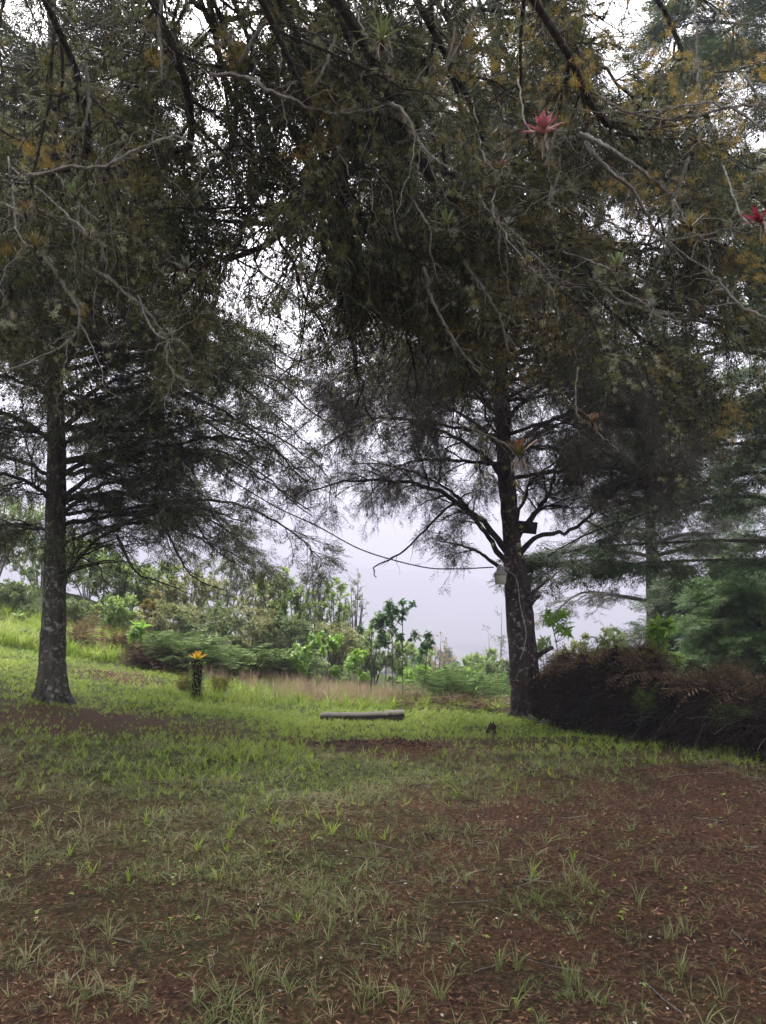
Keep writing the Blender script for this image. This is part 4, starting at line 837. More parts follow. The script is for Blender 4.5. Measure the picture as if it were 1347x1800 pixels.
# ------------------------------------------------------------------ dead-bracken hedge at the right
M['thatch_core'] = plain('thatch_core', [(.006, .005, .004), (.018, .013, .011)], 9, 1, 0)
M['thatch'] = leaf_mat('thatch', [(.010, .008, .006), (.020, .015, .011), (.042, .030, .020)], .05, .95)  # hedge face: shade under the canopy put into the dark bracken colour
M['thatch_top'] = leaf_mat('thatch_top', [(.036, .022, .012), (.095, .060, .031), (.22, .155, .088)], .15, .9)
HF = [ground_hit(a, b) for a, b in ((948, 1262), (1000, 1284), (1100, 1299), (1220, 1318), (1347, 1334), (1480, 1352))]
def hedge():
    n = 70; base = catmull(HF, n); tops = np.interp(np.linspace(0, 1, n), [0, .1, .2, .4, .6, .8, 1], [.7, .95, 1.05, 1.08, .97, .78, .75])
    root = empty('dead_bracken_hedge', base[n // 2], 'tall dark bank of dead tangled bracken right of the lamp tree', 'hedge')
    back = np.array((.35, 1, 0)) / 1.06; V = []; prof = [(.12, -.08), (.02, .3), (.06, .62), (.22, .88), (.55, 1), (1.1, .95), (1.7, .5), (2.0, -.6)]
    for k in range(n):
        for d, z in prof:
            q = base[k] + back * (d + .08 * rng.normal()) ; hz = tops[k] * z * (.72 + .5 * vnoise(k * .35, z * 3, 1)); V.append((q[0], q[1], base[k][2] + hz * .93))
    i, j = np.meshgrid(np.arange(n - 1), np.arange(7), indexing='ij')
    MB().add(V, None, np.stack([i * 8 + j, (i + 1) * 8 + j, (i + 1) * 8 + j + 1, i * 8 + j + 1], -1).reshape(-1, 4)).build('thatch_core', M['thatch_core'], root)  # solid dark filler added inside the hedge to block light
    V = np.array(V).reshape(n, 8, 3)
    def pts(m, j0, j1):
        a = rng.random(m) * (n - 1); i = a.astype(int); i = np.minimum(i, n - 2); f = (a - i)[:, None]; b = rng.uniform(j0, j1, m); j = np.minimum(b.astype(int), 6); g = (b - j)[:, None]
        return (V[i, j] * (1 - f) + V[i + 1, j] * f) * (1 - g) + (V[i, j + 1] * (1 - f) + V[i + 1, j + 1] * f) * g
    face = MB(); p = pts(5200, 0, 3.3); d = unit(np.stack([rng.normal(0, .5, len(p)), -rng.uniform(.05, .6, len(p)), -rng.uniform(.1, 1.2, len(p))], 1))
    multi_inst(face, SPRAY_BARE, p, d, unit(rng.normal(0, .5, p.shape) + (0, -1, .3)), rng.uniform(.18, .42, len(p)))
    p = pts(2600, 0, 3); N = len(p); s = np.linspace(0, 1, KR)[None, :, None]; dr = unit(rng.normal(0, 1, (N, 3)) * (1, .25, 1) + (0, -.1, -.4)); P = p[:, None] + dr[:, None] * s * rng.uniform(.2, .8, (N, 1, 1)) - np.array((0, .05, .15)) * s ** 2 + rng.normal(0, .01, (N, KR, 3))
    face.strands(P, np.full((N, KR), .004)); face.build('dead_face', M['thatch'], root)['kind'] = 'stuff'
    m = P[:300:2]; MB().strands(m + (0, -.06, 0), np.full((len(m), KR), .0035)).build('pale_stalks', M['twig_grey'], root)['kind'] = 'stuff'
    top = MB(); q = pts(340, 2.5, 5.4)
    for c in q:
        a = rng.uniform(0, 6.28); e = rng.uniform(.1, .9); fern_frond(top, c - (0, 0, .03), (math.cos(a) * math.cos(e), math.sin(a) * math.cos(e) - .35, math.sin(e)), rng.uniform(.3, .6), rng.uniform(.4, 1.1), np_=10, jag=bool(rng.random() < .4))
    q = pts(1700, 2.5, 5.2); multi_inst(top, SPRAY_BARE, q, unit(rng.normal(0, 1, q.shape) + (0, -.3, .1)), unit(rng.normal(0, .6, q.shape) + (0, 0, 1)), rng.uniform(.15, .34, len(q)))
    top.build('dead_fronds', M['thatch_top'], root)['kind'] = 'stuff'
    return V
HV = hedge()
def fern_at(pos, label, mat, n, L, droop, dirs=None, group=None):
    root = empty('fern', pos, label, 'fern', group); mb = MB()
    for k in range(n):
        if dirs: d = dirs[k]
        else: a = k * 2.4 + rng.uniform(-.3, .3); e = rng.uniform(.4, 1.1); d = (math.cos(a) * math.cos(e), math.sin(a) * math.cos(e), math.sin(e))
        fern_frond(mb, np.asarray(pos, float), d, L * rng.uniform(.85, 1.1), droop)
    mb.build('fronds', mat, root)
hy = lambda px_: float(np.interp(px_, [948, 1000, 1100, 1220, 1347, 1480], [q[1] for q in HF]))
fern_at(at(1140, 1275, hy(1140) - .05), 'dark green upright fern against the face of the dead bracken hedge', M['fern_dark'], 4, .62, .1, [(.12, -.25, 1), (-.25, -.2, 1), (.35, -.3, .9), (-.05, -.45, .8)])
fern_at(at(1290, 1300, hy(1290) - .02), 'silvery tree-fern frond leaning over the right end of the hedge', M['fern_grey'], 3, .8, .35, [(.25, -.35, .95), (-.2, -.3, .9), (.7, -.2, .75)])
fern_at(at(1345, 1270, hy(1340) + .1), 'grey-green fern at the right picture edge on the hedge', M['fern_grey'], 7, .5, .6)
fern_at(at(1150, 1165, hy(1150) + .5), 'olive fern with arching fronds on the hedge crest below the bright shrub', M['fern_olive'], 11, .5, .6)
fern_at(at(1085, 1172, hy(1085) + .45), 'pale grey fern frond lying on the hedge crest', M['fern_grey'], 5, .5, .7)
fern_at(at(965, 1200, hy(965) + .5), 'olive fern between the lamp tree trunk and the dead hedge', M['fern_olive'], 8, .5, .6)
fern_at(at(1290, 1250, hy(1290) + .4), 'olive fern on the low right end of the hedge', M['fern_olive'], 9, .45, .6)
for a, Y_, lb, m_ in ((1275, None, 'spiky light green rosette plant at the foot of the dead hedge', 'br_green'),): bromeliad(ground_hit(1277, 1308) + (0, -.02, .05), lb, M[m_], .3, 15, .011, (0, -.2, 1), (.2, 1.4), .35, 0, False, None, 'spiky_plant', 'plant')
bromeliad(ground_hit(930, 1268) + (0, -.1, .02), 'small grey leafy weed at the foot of the lamp tree', M['br_silver'], .16, 14, .03, (0, -.3, 1), (.3, 1.4), .2, 0, False, None, 'weed', 'plant')
bromeliad(ground_hit(955, 1275) + (0, -.1, .02), 'second grey leafy weed between the lamp tree and the hedge foot', M['br_silver'], .15, 12, .028, (0, -.3, 1), (.3, 1.4), .2, 0, False, None, 'weed', 'plant')

# ------------------------------------------------------------------ conifers behind the hedge
def bg_conifer(pxx, Y, ztop, zlow, r, n, L0, L1, mat, label, rise=.2, droop=.15, sc=(.3, .55), hand=(), twig='twig_dark', dens=1.0, low_mat=None):
    b = ground_at(pxx, Y); root = empty('conifer', b, label, 'tree'); tp = [b, b + (.05, .1, (ztop - b[2]) * .4), b + (0, .1, ztop - b[2])]
    mb = MB(); T, R1 = trunk_with_roots(mb, tp, [r, r * .75, r * .5, r * .15], sides=12, K=30); mb.build('trunk', M['bark_dark'], root, smooth=True)
    limbs = radial_limbs(T, R1, zlow, ztop - .4, n, L0, L1, rise, droop)
    for h in hand: q = px(h); limbs.append(([T[np.argmin(abs(T[:, 2] - q[0][2]))]] + q, .05))
    gc = thin([(at(985, 880, 13.8), .8, .85), (at(1005, 1060, 14.3), .7, .9), (at(1190, 870, 14.2), .55, .7), (at(1010, 790, 14), .6, .8), (at(1100, 1075, 24), 1.0, .75), (at(1200, 1120, 22), 1.2, .8), (at(1180, 870, 25), 1.2, .7), (at(1000, 900, 25), 1.5, .9)])
    lm, fol, tw = MB(), MB(), MB(); A, B = [], []
    for p, r_ in limbs:
        P, Rr = resample(p, r_, .008); lm = MB(); S = grow(P[None], Rr[None], 18, .2, 1, (.5, 1.1), (.6, 1.5), .12, .08, .95, .014, .005)
        lm.tube(P, Rr, 7); lm.strands(*S); lm.build('limb', M['bark_dark'], root, smooth=True); A += [S[0], P[None]]; B += [S[1], Rr[None]]
    A, B = map(np.concatenate, (A, B)); S2 = grow(A, B, 5, .15, 1, (.5, 1), (.3, .75), .15, .08, .9, .006, .004); tw.strands(*S2)
    sprays(fol, S2[0], max(1, int(7 * dens)), sc, SPRAY, .12, .45, vz=.25, keep=gc); sprays(fol, A, int(10 * dens), sc, SPRAY, .12, .6, vz=.25, keep=gc)
    tw.build('twigs', M[twig], root)['kind'] = 'stuff'; fol.build('crown', M[mat], root); return root
M['cyp_olive'] = leaf_mat('cyp_olive', [(.05, .05, .03), (.085, .085, .05), (.13, .125, .08)], .2)
bg_conifer(1440, 14.5, 16, 4.4, .3, 34, 4.6, 1.8, 'cyp_green', 'dark green cypress whose level boughs sweep in from the right edge', .15, .1, (.25, .45),
           [[(1440, 900, 14.5), (1300, 870, 14.3), (1150, 900, 14), (1030, 940, 13.8), (950, 985, 13.6)], [(1440, 960, 14.5), (1300, 950, 14.6), (1150, 955, 14.6), (1020, 965, 14.6), (930, 990, 14.6)],
            [(1440, 800, 14.5), (1330, 780, 14.2), (1220, 790, 13.8), (1120, 840, 13.6), (1060, 880, 13.4)], [(1440, 740, 14.5), (1340, 710, 14.8), (1250, 715, 15), (1150, 760, 15.2)],
            [(1440, 1000, 14.5), (1340, 985, 14), (1230, 985, 13.7), (1120, 990, 13.5), (1040, 1000, 13.4)], [(1440, 860, 14.5), (1350, 830, 15), (1240, 850, 15.6), (1140, 890, 16)], [(1440, 780, 14.5), (1330, 740, 14), (1200, 760, 13.4), (1080, 810, 13)]], dens=.85)
bg_conifer(1150, 25, 9.5, .9, .32, 30, 4.2, 1.2, 'cyp_olive', 'olive mistier conifer with a dark trunk standing behind the dead hedge', .3, .25, (.25, .4), dens=.45)
bg_conifer(1335, 17.5, 2.5, -.6, .14, 17, 1.9, .6, 'cyp_light', 'young fresh green conifer behind the low right end of the hedge', .2, .25, (.25, .42), dens=.9)
bg_conifer(1230, 20, 2.2, -1, .13, 18, 2.1, .6, 'cyp_green', 'short dark green conifer between the olive conifer and the fresh green one', .2, .3, (.25, .42), dens=.6)
bg_conifer(1400, 30, 17, 2, .3, 30, 4, 1, 'cyp_light', 'tall pale green conifer showing through at the upper right corner', .3, .2, (.4, .7), dens=.4)

# ------------------------------------------------------------------ broadleaf shrubs and saplings
LG = {'lv_dark': [(.079, .119, .040), (.134, .182, .064), (.206, .253, .103)], 'lv_mid': [(.134, .206, .055), (.222, .308, .088), (.332, .427, .143)], 'lv_olive': [(.143, .158, .064), (.222, .238, .095), (.317, .301, .143)],
      'lv_grey': [(.132, .158, .106), (.211, .238, .165), (.304, .330, .238)], 'lv_bright': [(.11, .22, .03), (.19, .33, .05), (.28, .42, .08)], 'lv_sapling': [(.04, .09, .04), (.07, .14, .06), (.13, .2, .09)],
      'lv_tan': [(.17, .13, .06), (.24, .19, .09), (.2, .2, .09)], 'lv_yellow': [(.22, .18, .04), (.3, .24, .06), (.2, .22, .06)], 'lv_grey2': [(.09, .12, .08), (.14, .17, .11)]}
for k, c in LG.items(): M[k] = leaf_mat(k, c, .45, .5, .25)
FAR = (np.array([(0, 0, 0), (.45, -.16, .03), (1, 0, -.12), (.45, .16, .03)]), None, np.array([(0, 1, 2, 3)]))
FARC = merge_tpl([place_tpl(FAR, (rng.uniform(-.1, .5), 0, 0), rng.normal(0, 1, 3) + (1.2, 0, 0), (.1, .2, 1), rng.uniform(.6, 1.0)) for _ in range(5)])
def shrub(pxx, Y, toprow, wpx, mat, label, dens=1.0, ls=.11, stems=7, leaf=None, group=None, bare=False, stem_mat='twig_grey', name='shrub', low=.12, spread=1.0):
    b = ground_at(pxx, Y); H = at(pxx, toprow, Y)[2] - b[2]; W = wpx / F * Y; root = empty(name, b, label, 'shrub' if name == 'shrub' else 'tree', group)
    A, B = [], []
    for k in range(stems):
        a = k * 2.4 + rng.uniform(-.4, .4); rr = W * math.sqrt((k + .5) / stems) * spread; h = H * (1 - .35 * (rr / max(W, .01)) ** 2) * rng.uniform(.85, 1.03); d = np.array((math.cos(a), math.sin(a) * .8, 0))
        P, Rr = resample([b + d * .08 * W - (0, 0, .1), b + d * rr * .4 + (0, 0, h * .4), b + d * rr * .8 + (0, 0, h * .75), b + d * rr + (0, 0, h)], .012 + H * .008, .005); A.append(P); B.append(Rr)
    A, B = np.array(A), np.array(B); st = MB(); st.strands(A, B, 5)
    S = grow(A, B, 9, low, 1, (.5, 1.1), (W * .35, W * .9), -.05, .12, .2, .014, .004); S2 = grow(S[0], S[1], 5, .2, 1, (.4, 1.1), (W * .12, W * .38), .05, .12, .1, .006, .003); st.strands(*S, sides=4); st.strands(*S2)
    if bare: S3 = grow(S2[0], S2[1], 5, .2, 1, (.4, 1), (W * .08, W * .2), 0, .1, 0, .004, .003); st.strands(*S3)
    st.build('stems', M[stem_mat], root)
    if not bare or leaf is not None:
        lf = MB(); p, tg = along(np.concatenate([S2[0], S[0]]), max(1, int(6 * dens)), .15); d = unit(tg + rng.normal(0, .6, p.shape)); multi_inst(lf, leaf or [FARC, FAR], p, d, unit(rng.normal(0, .45, p.shape) + (0, -.2, 1)), ls * rng.uniform(.7, 1.3, len(p)))
        lf.build('leaves', M[mat], root)
    return root
SH = [(-20, 23, 850, 95, 'lv_dark', 'tall dark shrub at the left picture edge behind the left trunk', 1.3, .2), (70, 25, 930, 80, 'lv_mid', 'tall leafy shrub directly behind the left trunk', 1.2, .2),
      (150, 24, 975, 65, 'lv_mid', 'mid-green shrub just right of the left trunk at the wood edge', 1.2, .18), (212, 23, 1000, 55, 'lv_dark', 'dark green shrub above the rusty bracken', 1.2, .17),
      (268, 23, 985, 58, 'lv_mid', 'leafy green shrub above the thin bright sapling on the slope', 1.2, .17), (330, 22, 1010, 55, 'lv_olive', 'olive shrub above the green bracken bank', 1.2, .16),
      (392, 26, 968, 64, 'lv_grey', 'round-topped grey-leaved small tree over the green bracken bank', 1.4, .17), (455, 22, 1008, 40, 'lv_olive', 'olive shrub right of the grey-leaved small tree', 1.1, .15),
      (486, 21, 992, 32, 'lv_mid', 'tall slender leafy shrub left of the bright green saplings', 1.0, .17), (520, 22, 1030, 36, 'lv_mid', 'leafy shrub with several thin dark stems left of the thin wispy one', 1.0, .16),
      (557, 23, 982, 25, 'lv_grey', 'thin wispy tall shrub with airy grey-green crown', .55, .13), (590, 22, 1034, 32, 'lv_mid', 'green shrub behind the bright saplings', 1.0, .15),
      (624, 23, 1016, 22, 'lv_grey', 'second thin wispy shrub left of the tall dark saplings', .5, .13), (300, 20.2, 1080, 55, 'lv_olive', 'low olive thicket shrub behind the thin bright sapling', 1.2, .13),
      (375, 20, 1078, 62, 'lv_dark', 'low dark bush right behind the green bracken bank', 1.3, .13), (440, 20, 1085, 60, 'lv_olive', 'low olive bush behind the right half of the bracken bank', 1.3, .13),
      (505, 19.5, 1100, 55, 'lv_dark', 'dark feathery bush left of the bright saplings', 1.4, .12), (585, 20, 1110, 50, 'lv_olive', 'olive bush filling in behind the bright saplings', 1.2, .13),
      (655, 21, 1110, 46, 'lv_mid', 'green bush behind the tall dark saplings', 1.1, .14), (720, 21, 1150, 46, 'lv_mid', 'green bush right behind the three tall saplings', 1.1, .13),
      (765, 30, 1125, 40, 'lv_tan', 'tan lichened shrub in front of the misty rounded tree', .7, .12), (845, 26, 1155, 40, 'lv_mid', 'pale misty green bush left of the lamp tree trunk', .9, .16),
      (875, 22, 1180, 36, 'lv_dark', 'dark green bush touching the lamp tree trunk on its left', 1.1, .14), (810, 20, 1190, 40, 'lv_bright', 'bright green bush behind the collapsed bracken', .9, .14),
      (735, 18, 1188, 30, 'lv_bright', 'small bright green bush at the foot of the tall dark saplings', .8, .13), (1010, 16, 1130, 40, 'lv_olive', 'olive shrub behind the lamp tree trunk on its right', 1.2, .12),
      (1060, 17, 1110, 50, 'lv_dark', 'dark shrub behind the middle of the dead hedge', 1.2, .12), (120, 20.5, 1075, 45, 'lv_dark', 'low dark bush behind the rusty bracken', 1.3, .13),
      (15, 20.5, 1050, 50, 'lv_dark', 'low dark bush above the ferns left of the left trunk', 1.3, .14), (205, 20.5, 1070, 45, 'lv_mid', 'low green bush right above the rusty bracken', 1.2, .13)]
for a, Y, tr, wp, m_, lb, dn, ls in SH: shrub(a, Y, tr - 12, wp, m_, lb, dn * .62, ls * .92)
shrub(268, 21.5, 1050, 22, 'lv_yellow', 'small ochre-yellow withered crown in front of the wood edge', .9, .12)
shrub(790, 75, 1112, 48, 'lv_grey2', 'misty rounded tree low in the valley gap', 2.4, .5, 12, name='misty_tree', group=None)
shrub(700, 110, 1135, 60, 'lv_grey2', 'far misty tree left of the rounded one in the valley', 2.2, .7, 12, name='misty_tree')
shrub(872, 62, 1062, 48, 'lv_grey2', 'bare misty tree with a fine round crown left of the lamp tree', .5, .22, 9, [FAR], None, True, name='bare_tree')
shrub(375, 18.8, 1110, 34, 'lv_mid', 'bare pale-stemmed bush rising from the bracken bank', .3, .1, 6, [FAR], None, True, 'twig_pale')

def sapling(pxx, Y, toprow, mat, label, n=3, leaf=.2, heads=1, group=None, stem=.014, tpl=ROS, base=None):
    b = ground_at(pxx, Y) if base is None else np.asarray(base, float); H = at(pxx, toprow, Y)[2] - b[2]; root = empty('sapling', b, label, 'sapling', group); st, lf = MB(), MB(); tips = []
    ln = rng.normal(0, .05, 2); P = catmull([b - (0, 0, .05), b + (ln[0] * .5, 0, H * .4), b + (ln[0], ln[1], H * .75), b + (ln[0] * 1.2, ln[1], H * .93)], 10); st.tube(P, np.linspace(stem, stem * .5, 10), 6); tips.append((P[-1], np.array((0, 0, 1.))))
    for k in range(heads - 1):
        a = rng.uniform(0, 6.28); q0 = P[rng.integers(4, 9)]; d = np.array((math.cos(a), math.sin(a), rng.uniform(.5, 1.3))); e = q0 + unit(d) * H * rng.uniform(.14, .36); e[2] = min(e[2], b[2] + H); st.tube(catmull([q0, (q0 + e) / 2 + (0, 0, -.02), e], 6), np.linspace(stem * .6, stem * .35, 6), 5); tips.append((e, unit(d)))
    for e, d in tips:
        for j in range(n):
            p = e - d * leaf * .35 * j; multi_inst(lf, tpl, p[None], unit(d[None] + rng.normal(0, .12, (1, 3))), unit(rng.normal(0, 1, (1, 3))), leaf * rng.uniform(.9, 1.15))
    st.build('stem', M['twig_grey'], root); lf.build('leaves', M[mat], root); return root
for a, Y, tr, lb, hd in [(652, 15.4, 1078, 'leftmost of the tall dark-leaved saplings behind the log bench, single straight stem', 3), (690, 15.6, 1066, 'middle tall sapling behind the log bench with large drooping leaves', 4),
                     (708, 15.3, 1056, 'tallest sapling behind the log bench, dark leaf rosette against the mist', 5), (742, 15.8, 1108, 'right-leaning sapling at the edge of the misty gap', 3), (674, 15.9, 1092, 'shorter dark sapling between the leftmost and the middle tall ones', 2)]:
    sapling(a, Y, tr, 'lv_sapling', lb, 2, .125, hd + 6, 'tall saplings behind the log bench', .012, ROS_W)
for k, (a, tr) in enumerate([(543, 1128), (560, 1114), (577, 1108), (598, 1122), (613, 1142), (634, 1146), (538, 1168), (588, 1170), (562, 1190), (648, 1182), (528, 1146), (606, 1190)]):
    sapling(a, 16.4 + .25 * (k % 4), tr, 'lv_bright', 'bright lime-green sapling in the cluster left of the tall dark saplings', 2, .12, 7, 'lime-green sapling cluster', .009, ROS_W)
sapling(238, 17, 1092, 'lv_bright', 'thin bright sapling with one leafy head on the slope', 2, .22, 4); sapling(30, 19.5, 1078, 'lv_mid', 'low pale-leaved sapling above the grass left of the left trunk', 2, .25, 3)
cr = at(1160, 1180, hy(1160) + .9); sapling(1155, cr[1], 1092, 'lv_bright', 'large-leaved bright shrub sprouting from the crest of the dead hedge', 3, .17, 16, None, .012, ROS, cr - (0, 0, .2))
cr = at(985, 1170, hy(985) + .8); sapling(992, cr[1], 1075, 'lv_bright', 'yellow-green leafy sprout beside the lamp tree above the hedge', 2, .14, 13, None, .010, ROS, cr - (0, 0, .2))
cr = at(1200, 1190, hy(1200) + .9); sapling(1195, cr[1], 1150, 'lv_bright', 'small bright sprout right of the large-leaved one on the hedge', 2, .11, 4, None, .008, ROS, cr - (0, 0, .2))

for a, r_, tr, lb in ((1060, 1172, 1120, 'thin leafy sprout on the hedge crest left of the large-leaved one'), (1110, 1170, 1130, 'low leafy sprout at the left foot of the large-leaved one on the hedge'), (960, 1195, 1120, 'green leafy sprout hugging the lamp tree trunk at the hedge end')):
    cr = at(a, r_, hy(a) + .8); sapling(a, cr[1], tr, 'lv_mid', lb, 2, .12, 8, None, .008, ROS, cr - (0, 0, .2))
# ------------------------------------------------------------------ grass, dry grass and litter
def tuft(n, seed, H, lean, wid):
    r = np.random.default_rng(seed); V, Q = [], []
    for k in range(n):
        a = r.uniform(0, 6.28); d = np.array((math.cos(a), math.sin(a), 0)); o = d * r.uniform(0, .12) ; h = H * r.uniform(.5, 1.15); l = lean * r.uniform(.2, 1.3); s = np.array((-d[1], d[0], 0)) * wid * r.uniform(.7, 1.2); b = len(V)
        for t, w_ in ((0, .8), (.35, 1), (.7, .7), (1, .08)):
            c = o + d * l * t * t + np.array((0, 0, h * (t - .28 * t * t * l / max(h, .01)))); V += [c - s * w_, c + s * w_]
        Q += [(b, b + 1, b + 3, b + 2), (b + 2, b + 3, b + 5, b + 4), (b + 4, b + 5, b + 7, b + 6)]
    return np.array(V), None, np.array(Q)
def place_grass(mb, tpls, x, y, sc, dz=0):
    p = np.stack([x, y, hgt(x, y) - .004 + dz], 1); a = rng.uniform(0, 6.28, len(x)); X = np.stack([np.cos(a), np.sin(a), np.zeros(len(x))], 1); N = unit(rng.normal(0, .12, (len(x), 3)) + (0, 0, 1))
    X = unit(X - N * (X * N).sum(1, keepdims=True)); multi_inst(mb, tpls, p, X, N, sc)
def area(n, x0, x1, y0, y1, m=.7):
    x = rng.uniform(x0, x1, n); y = rng.uniform(y0, y1, n); k = np.abs(x) < .52 * y + m; return x[k], y[k]
M['grass_lush'] = leaf_mat('grass_lush', [(.10, .17, .018), (.19, .28, .034), (.29, .37, .06), (.34, .36, .10)], .35, .5, .3, .6)
M['grass_thin'] = leaf_mat('grass_thin', [(.08, .12, .025), (.14, .18, .05), (.22, .215, .09), (.34, .28, .16)], .3, .5, .3, 1.1)
M['grass_dry'] = leaf_mat('grass_dry', [(.20, .15, .10), (.30, .22, .15), (.38, .28, .20)], .3, .7)
TG = [tuft(7, 200 + k, .6, .4, .024) for k in range(4)]; TL = [tuft(10, 210 + k, .8, .45, .017) for k in range(4)]; TN = [tuft(int(rng.integers(3, 9)), 220 + k, rng.uniform(.25, .6), rng.uniform(.3, .8), .015) for k in range(9)]; TS = [tuft(3, 250 + k, .12, 1.0, .016) for k in range(5)]; TD = [tuft(8, 230 + k, .9, .5, .008) for k in range(4)]
gl, gt, gd = MB(), MB(), MB()
x, y = area(120000, -10.5, 8, 2.6, 21); c = cover(x, y) * (.55 + .9 * vnoise(x, y, 1.7)); k = (rng.random(len(x)) < np.clip(c * 1.1 - .12, 0, 1) * np.clip((y - 2.2) / 7.2, 0, 1) ** 3); 
hd = np.array([q[1] for q in HF]); hx = np.array([q[0] for q in HF]); k &= ~((x > hx[0]) & (y > np.interp(x, hx, hd) + .15)); k &= y < 15 + np.clip(-x, -1.5, 8) * .55
x, y = x[k], y[k]; place_grass(gl, TG, x, y, rng.uniform(.07, .19, len(x)) * (.6 + .6 * vnoise(x, y, .9)))
x, y = area(60000, -6, 6, 2.3, 9); c = cover(x, y) * (.25 + 1.7 * vnoise(x, y, 2.3) ** 1.5); k = rng.random(len(x)) < np.clip(c * 1.7 + .02, 0, 1); x, y = x[k], y[k]; place_grass(gt, TN, x, y, .04 + np.minimum(rng.exponential(.038, len(x)), .18))
x, y = area(11000, -9, 9, 2.3, 13); k = rng.random(len(x)) < (.05 + .6 * vnoise(x, y, 1.1)) * (.25 + cover(x, y)); x, y = x[k], y[k]; k = ~((x > hx[0]) & (y > np.interp(x, hx, hd) - .1)); x, y = x[k], y[k]; place_grass(gt, TN, x, y, rng.uniform(.03, .08, len(x)))
x, y = area(60000, -5.5, 5.5, 2.3, 8.5); k = rng.random(len(x)) < (.06 + 1.6 * cover(x, y)) * (.3 + .9 * vnoise(x, y, 1.9)); x, y = x[k], y[k]; place_grass(gt, TS, x, y, rng.uniform(.04, .12, len(x)))
x, y = area(900, -4.5, 4.5, 2.3, 7); k = (rng.random(len(x)) < .8 * vnoise(x, y, 1.4) ** 2); x, y = x[k], y[k]; WEED = [rosette_tpl(9, 300 + q_, LEAF_WIDE, .5) for q_ in range(3)]; multi_inst(gl, WEED, np.stack([x, y, hgt(x, y) + .008], 1), unit(rng.normal(0, .15, (len(x), 3)) + (0, 0, 1)), unit(rng.normal(0, 1, (len(x), 3))), rng.uniform(.012, .035, len(x)))
tall = [ground_hit(a, b) for a, b in ((295, 1505), (335, 1590), (370, 1600), (570, 1600), (610, 1600), (950, 1600), (1010, 1570), (1090, 1545), (420, 1560), (760, 1760), (160, 1640), (180, 1690), (130, 1770), (1030, 1740), (1170, 1650), (900, 1720), (730, 1690), (1200, 1640), (450, 1730), (1210, 1740), (640, 1480), (660, 1790), (520, 1460), (1250, 1770))]
for q in tall:
    m_ = rng.integers(2, 5); place_grass(gt, TL, q[0] + rng.normal(0, .05, m_), q[1] + rng.normal(0, .05, m_), rng.uniform(.07, .17, m_))
x, y = area(5200, -4, 4.2, 14.2, 18.5); k = rng.random(len(x)) < np.clip(1.3 - np.abs(y - 15.4 - np.clip(-x, 0, 4) * .35) / 1.4, 0, 1) * np.clip(2.2 * vnoise(x, y, 1.3) - .55, 0, 1); x, y = x[k], y[k]; place_grass(gd, TD, x, y, rng.uniform(.15, .5, len(x)))
x, y = area(3000, -4, 4.2, 13.8, 18); k = rng.random(len(x)) < vnoise(x, y, 1.1) * .8; x, y = x[k], y[k]; place_grass(gl, TL, x, y, rng.uniform(.15, .4, len(x)))
x, y = area(500, -9.5, -3.5, 16.8, 18.4); place_grass(gd, TD, x, y, rng.uniform(.25, .5, len(x)))
x, y = area(1500, -12, -5.8, 16.5, 20.5); place_grass(gl, TL, x, y, rng.uniform(.3, .6, len(x)))
hh = np.array(HF); t = rng.random(900) * .93; bx = np.interp(t, np.linspace(0, 1, len(hh)), hh[:, 0]); by = np.interp(bx, hx, hd) - np.abs(rng.normal(.05, .12, len(bx))); place_grass(gl, TL, bx, by, rng.uniform(.1, .2, len(bx)))
tag(gl.build('grass', M['grass_lush']), kind='stuff'); tag(gt.build('sparse_grass', M['grass_thin']), kind='stuff'); tag(gd.build('dry_grass', M['grass_dry']), kind='stuff')
M['needles'] = leaf_mat('needles', [(.035, .02, .012), (.11, .056, .031), (.22, .118, .064), (.34, .23, .145)], 0, .9, .1, 2.2)
M['flake'] = leaf_mat('flake', [(.28, .26, .2), (.5, .48, .42)], 0, .7)
M['clod'] = plain('clod', [(.012, .009, .008), (.045, .027, .019)], 30, .95)
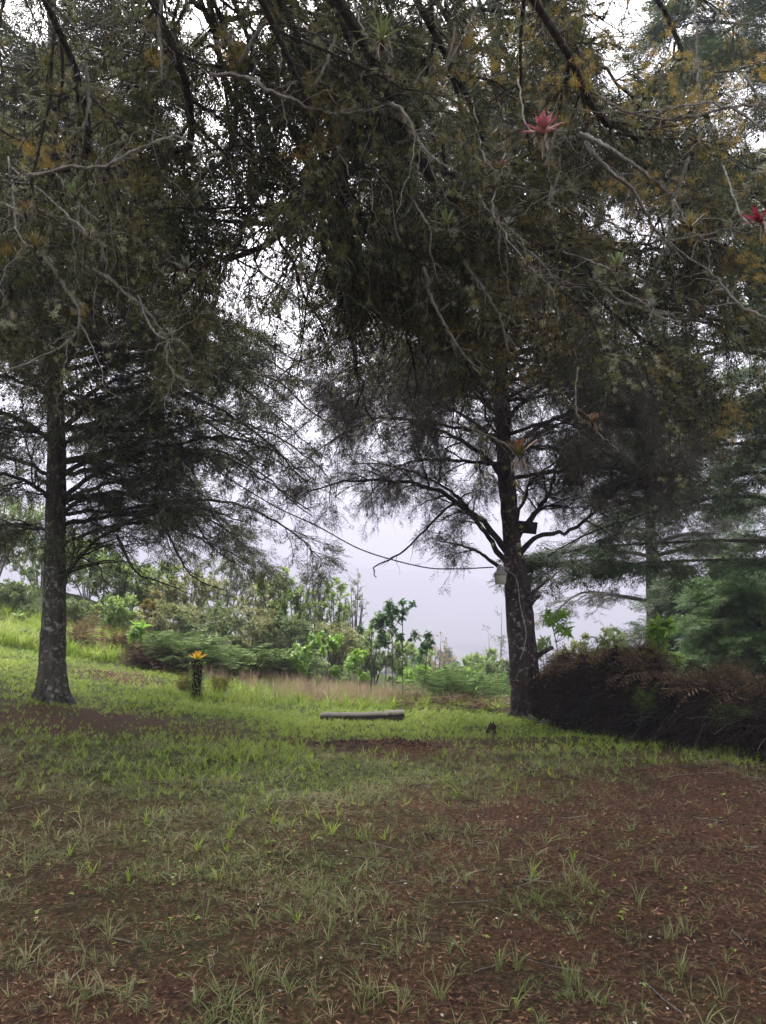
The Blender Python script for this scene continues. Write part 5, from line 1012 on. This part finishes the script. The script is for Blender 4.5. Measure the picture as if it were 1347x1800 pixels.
def litter():
    nd = MB(); x, y = area(70000, -6, 6, 2.3, 9.5); k = rng.random(len(x)) < 1.05 - .8 * cover(x, y); x, y = x[k], y[k]; k = rng.random(len(x)) < np.clip(3.2 / y, 0, 1) + .25; x, y = x[k], y[k]
    z = hgt(x, y) + rng.uniform(.001, .014, len(x)); a = rng.uniform(0, 6.28, len(x)); L = rng.uniform(.012, .045, (len(x), 1)); p = np.stack([x, y, z], 1); d = np.stack([np.cos(a), np.sin(a), rng.normal(0, .25, len(x))], 1); v, _, q = tri_blades(p, p + d * L, rng.uniform(.0012, .0055, len(x)), unit(rng.normal(0, .6, p.shape) + (0, 0, 1))); nd.add(v, None, q)
    tag(nd.build('needle_litter', M['needles']), kind='stuff')
    fl = MB(); x, y = area(300, -5, 5, 2.3, 7); p = np.stack([x, y, hgt(x, y) + .008], 1); v, _, q = tri_blades(p, p + unit(rng.normal(0, 1, p.shape) * (1, 1, .25)) * rng.uniform(.008, .028, (len(x), 1)), rng.uniform(.003, .009, len(x)), unit(rng.normal(0, .4, p.shape) + (0, 0, 1))); fl.add(v, None, q); tag(fl.build('pale_litter', M['flake']), kind='stuff')
    cl = MB(); x, y = area(1500, -6, 6, 2.3, 8); k = rng.random(len(x)) < 1 - .8 * cover(x, y); x, y = x[k], y[k]; p = np.stack([x, y, hgt(x, y) + .003], 1)
    for m_ in MOUNDS: q = rng.normal(0, 1, (160, 2)) * (m_[3] * .5, m_[4] * .5) + (m_[0], m_[1]); p = np.vstack([p, np.column_stack([q, hgt(q[:, 0], q[:, 1]) + .008])])
    multi_inst(cl, [CONE], p, unit(rng.normal(0, 1, p.shape)), unit(rng.normal(0, 1, p.shape)), rng.uniform(.008, .03, len(p))); tag(cl.build('soil_crumbs', M['clod']), kind='stuff')
    tw = MB(); x, y = area(170, -5, 5, 2.3, 8); n = len(x); a = rng.uniform(0, 6.28, n); s = np.linspace(0, 1, 5)[None, :]; L = rng.uniform(.05, .3, (n, 1)); X = x[:, None] + np.cos(a)[:, None] * s * L + rng.normal(0, .006, (n, 5)); Y = y[:, None] + np.sin(a)[:, None] * s * L + rng.normal(0, .006, (n, 5)); P = np.stack([X, Y, hgt(X, Y) + .008], -1); tw.strands(P, np.full((n, 5), .0025)); tag(tw.build('twig_litter', M['twig_pale']), kind='stuff')
litter()
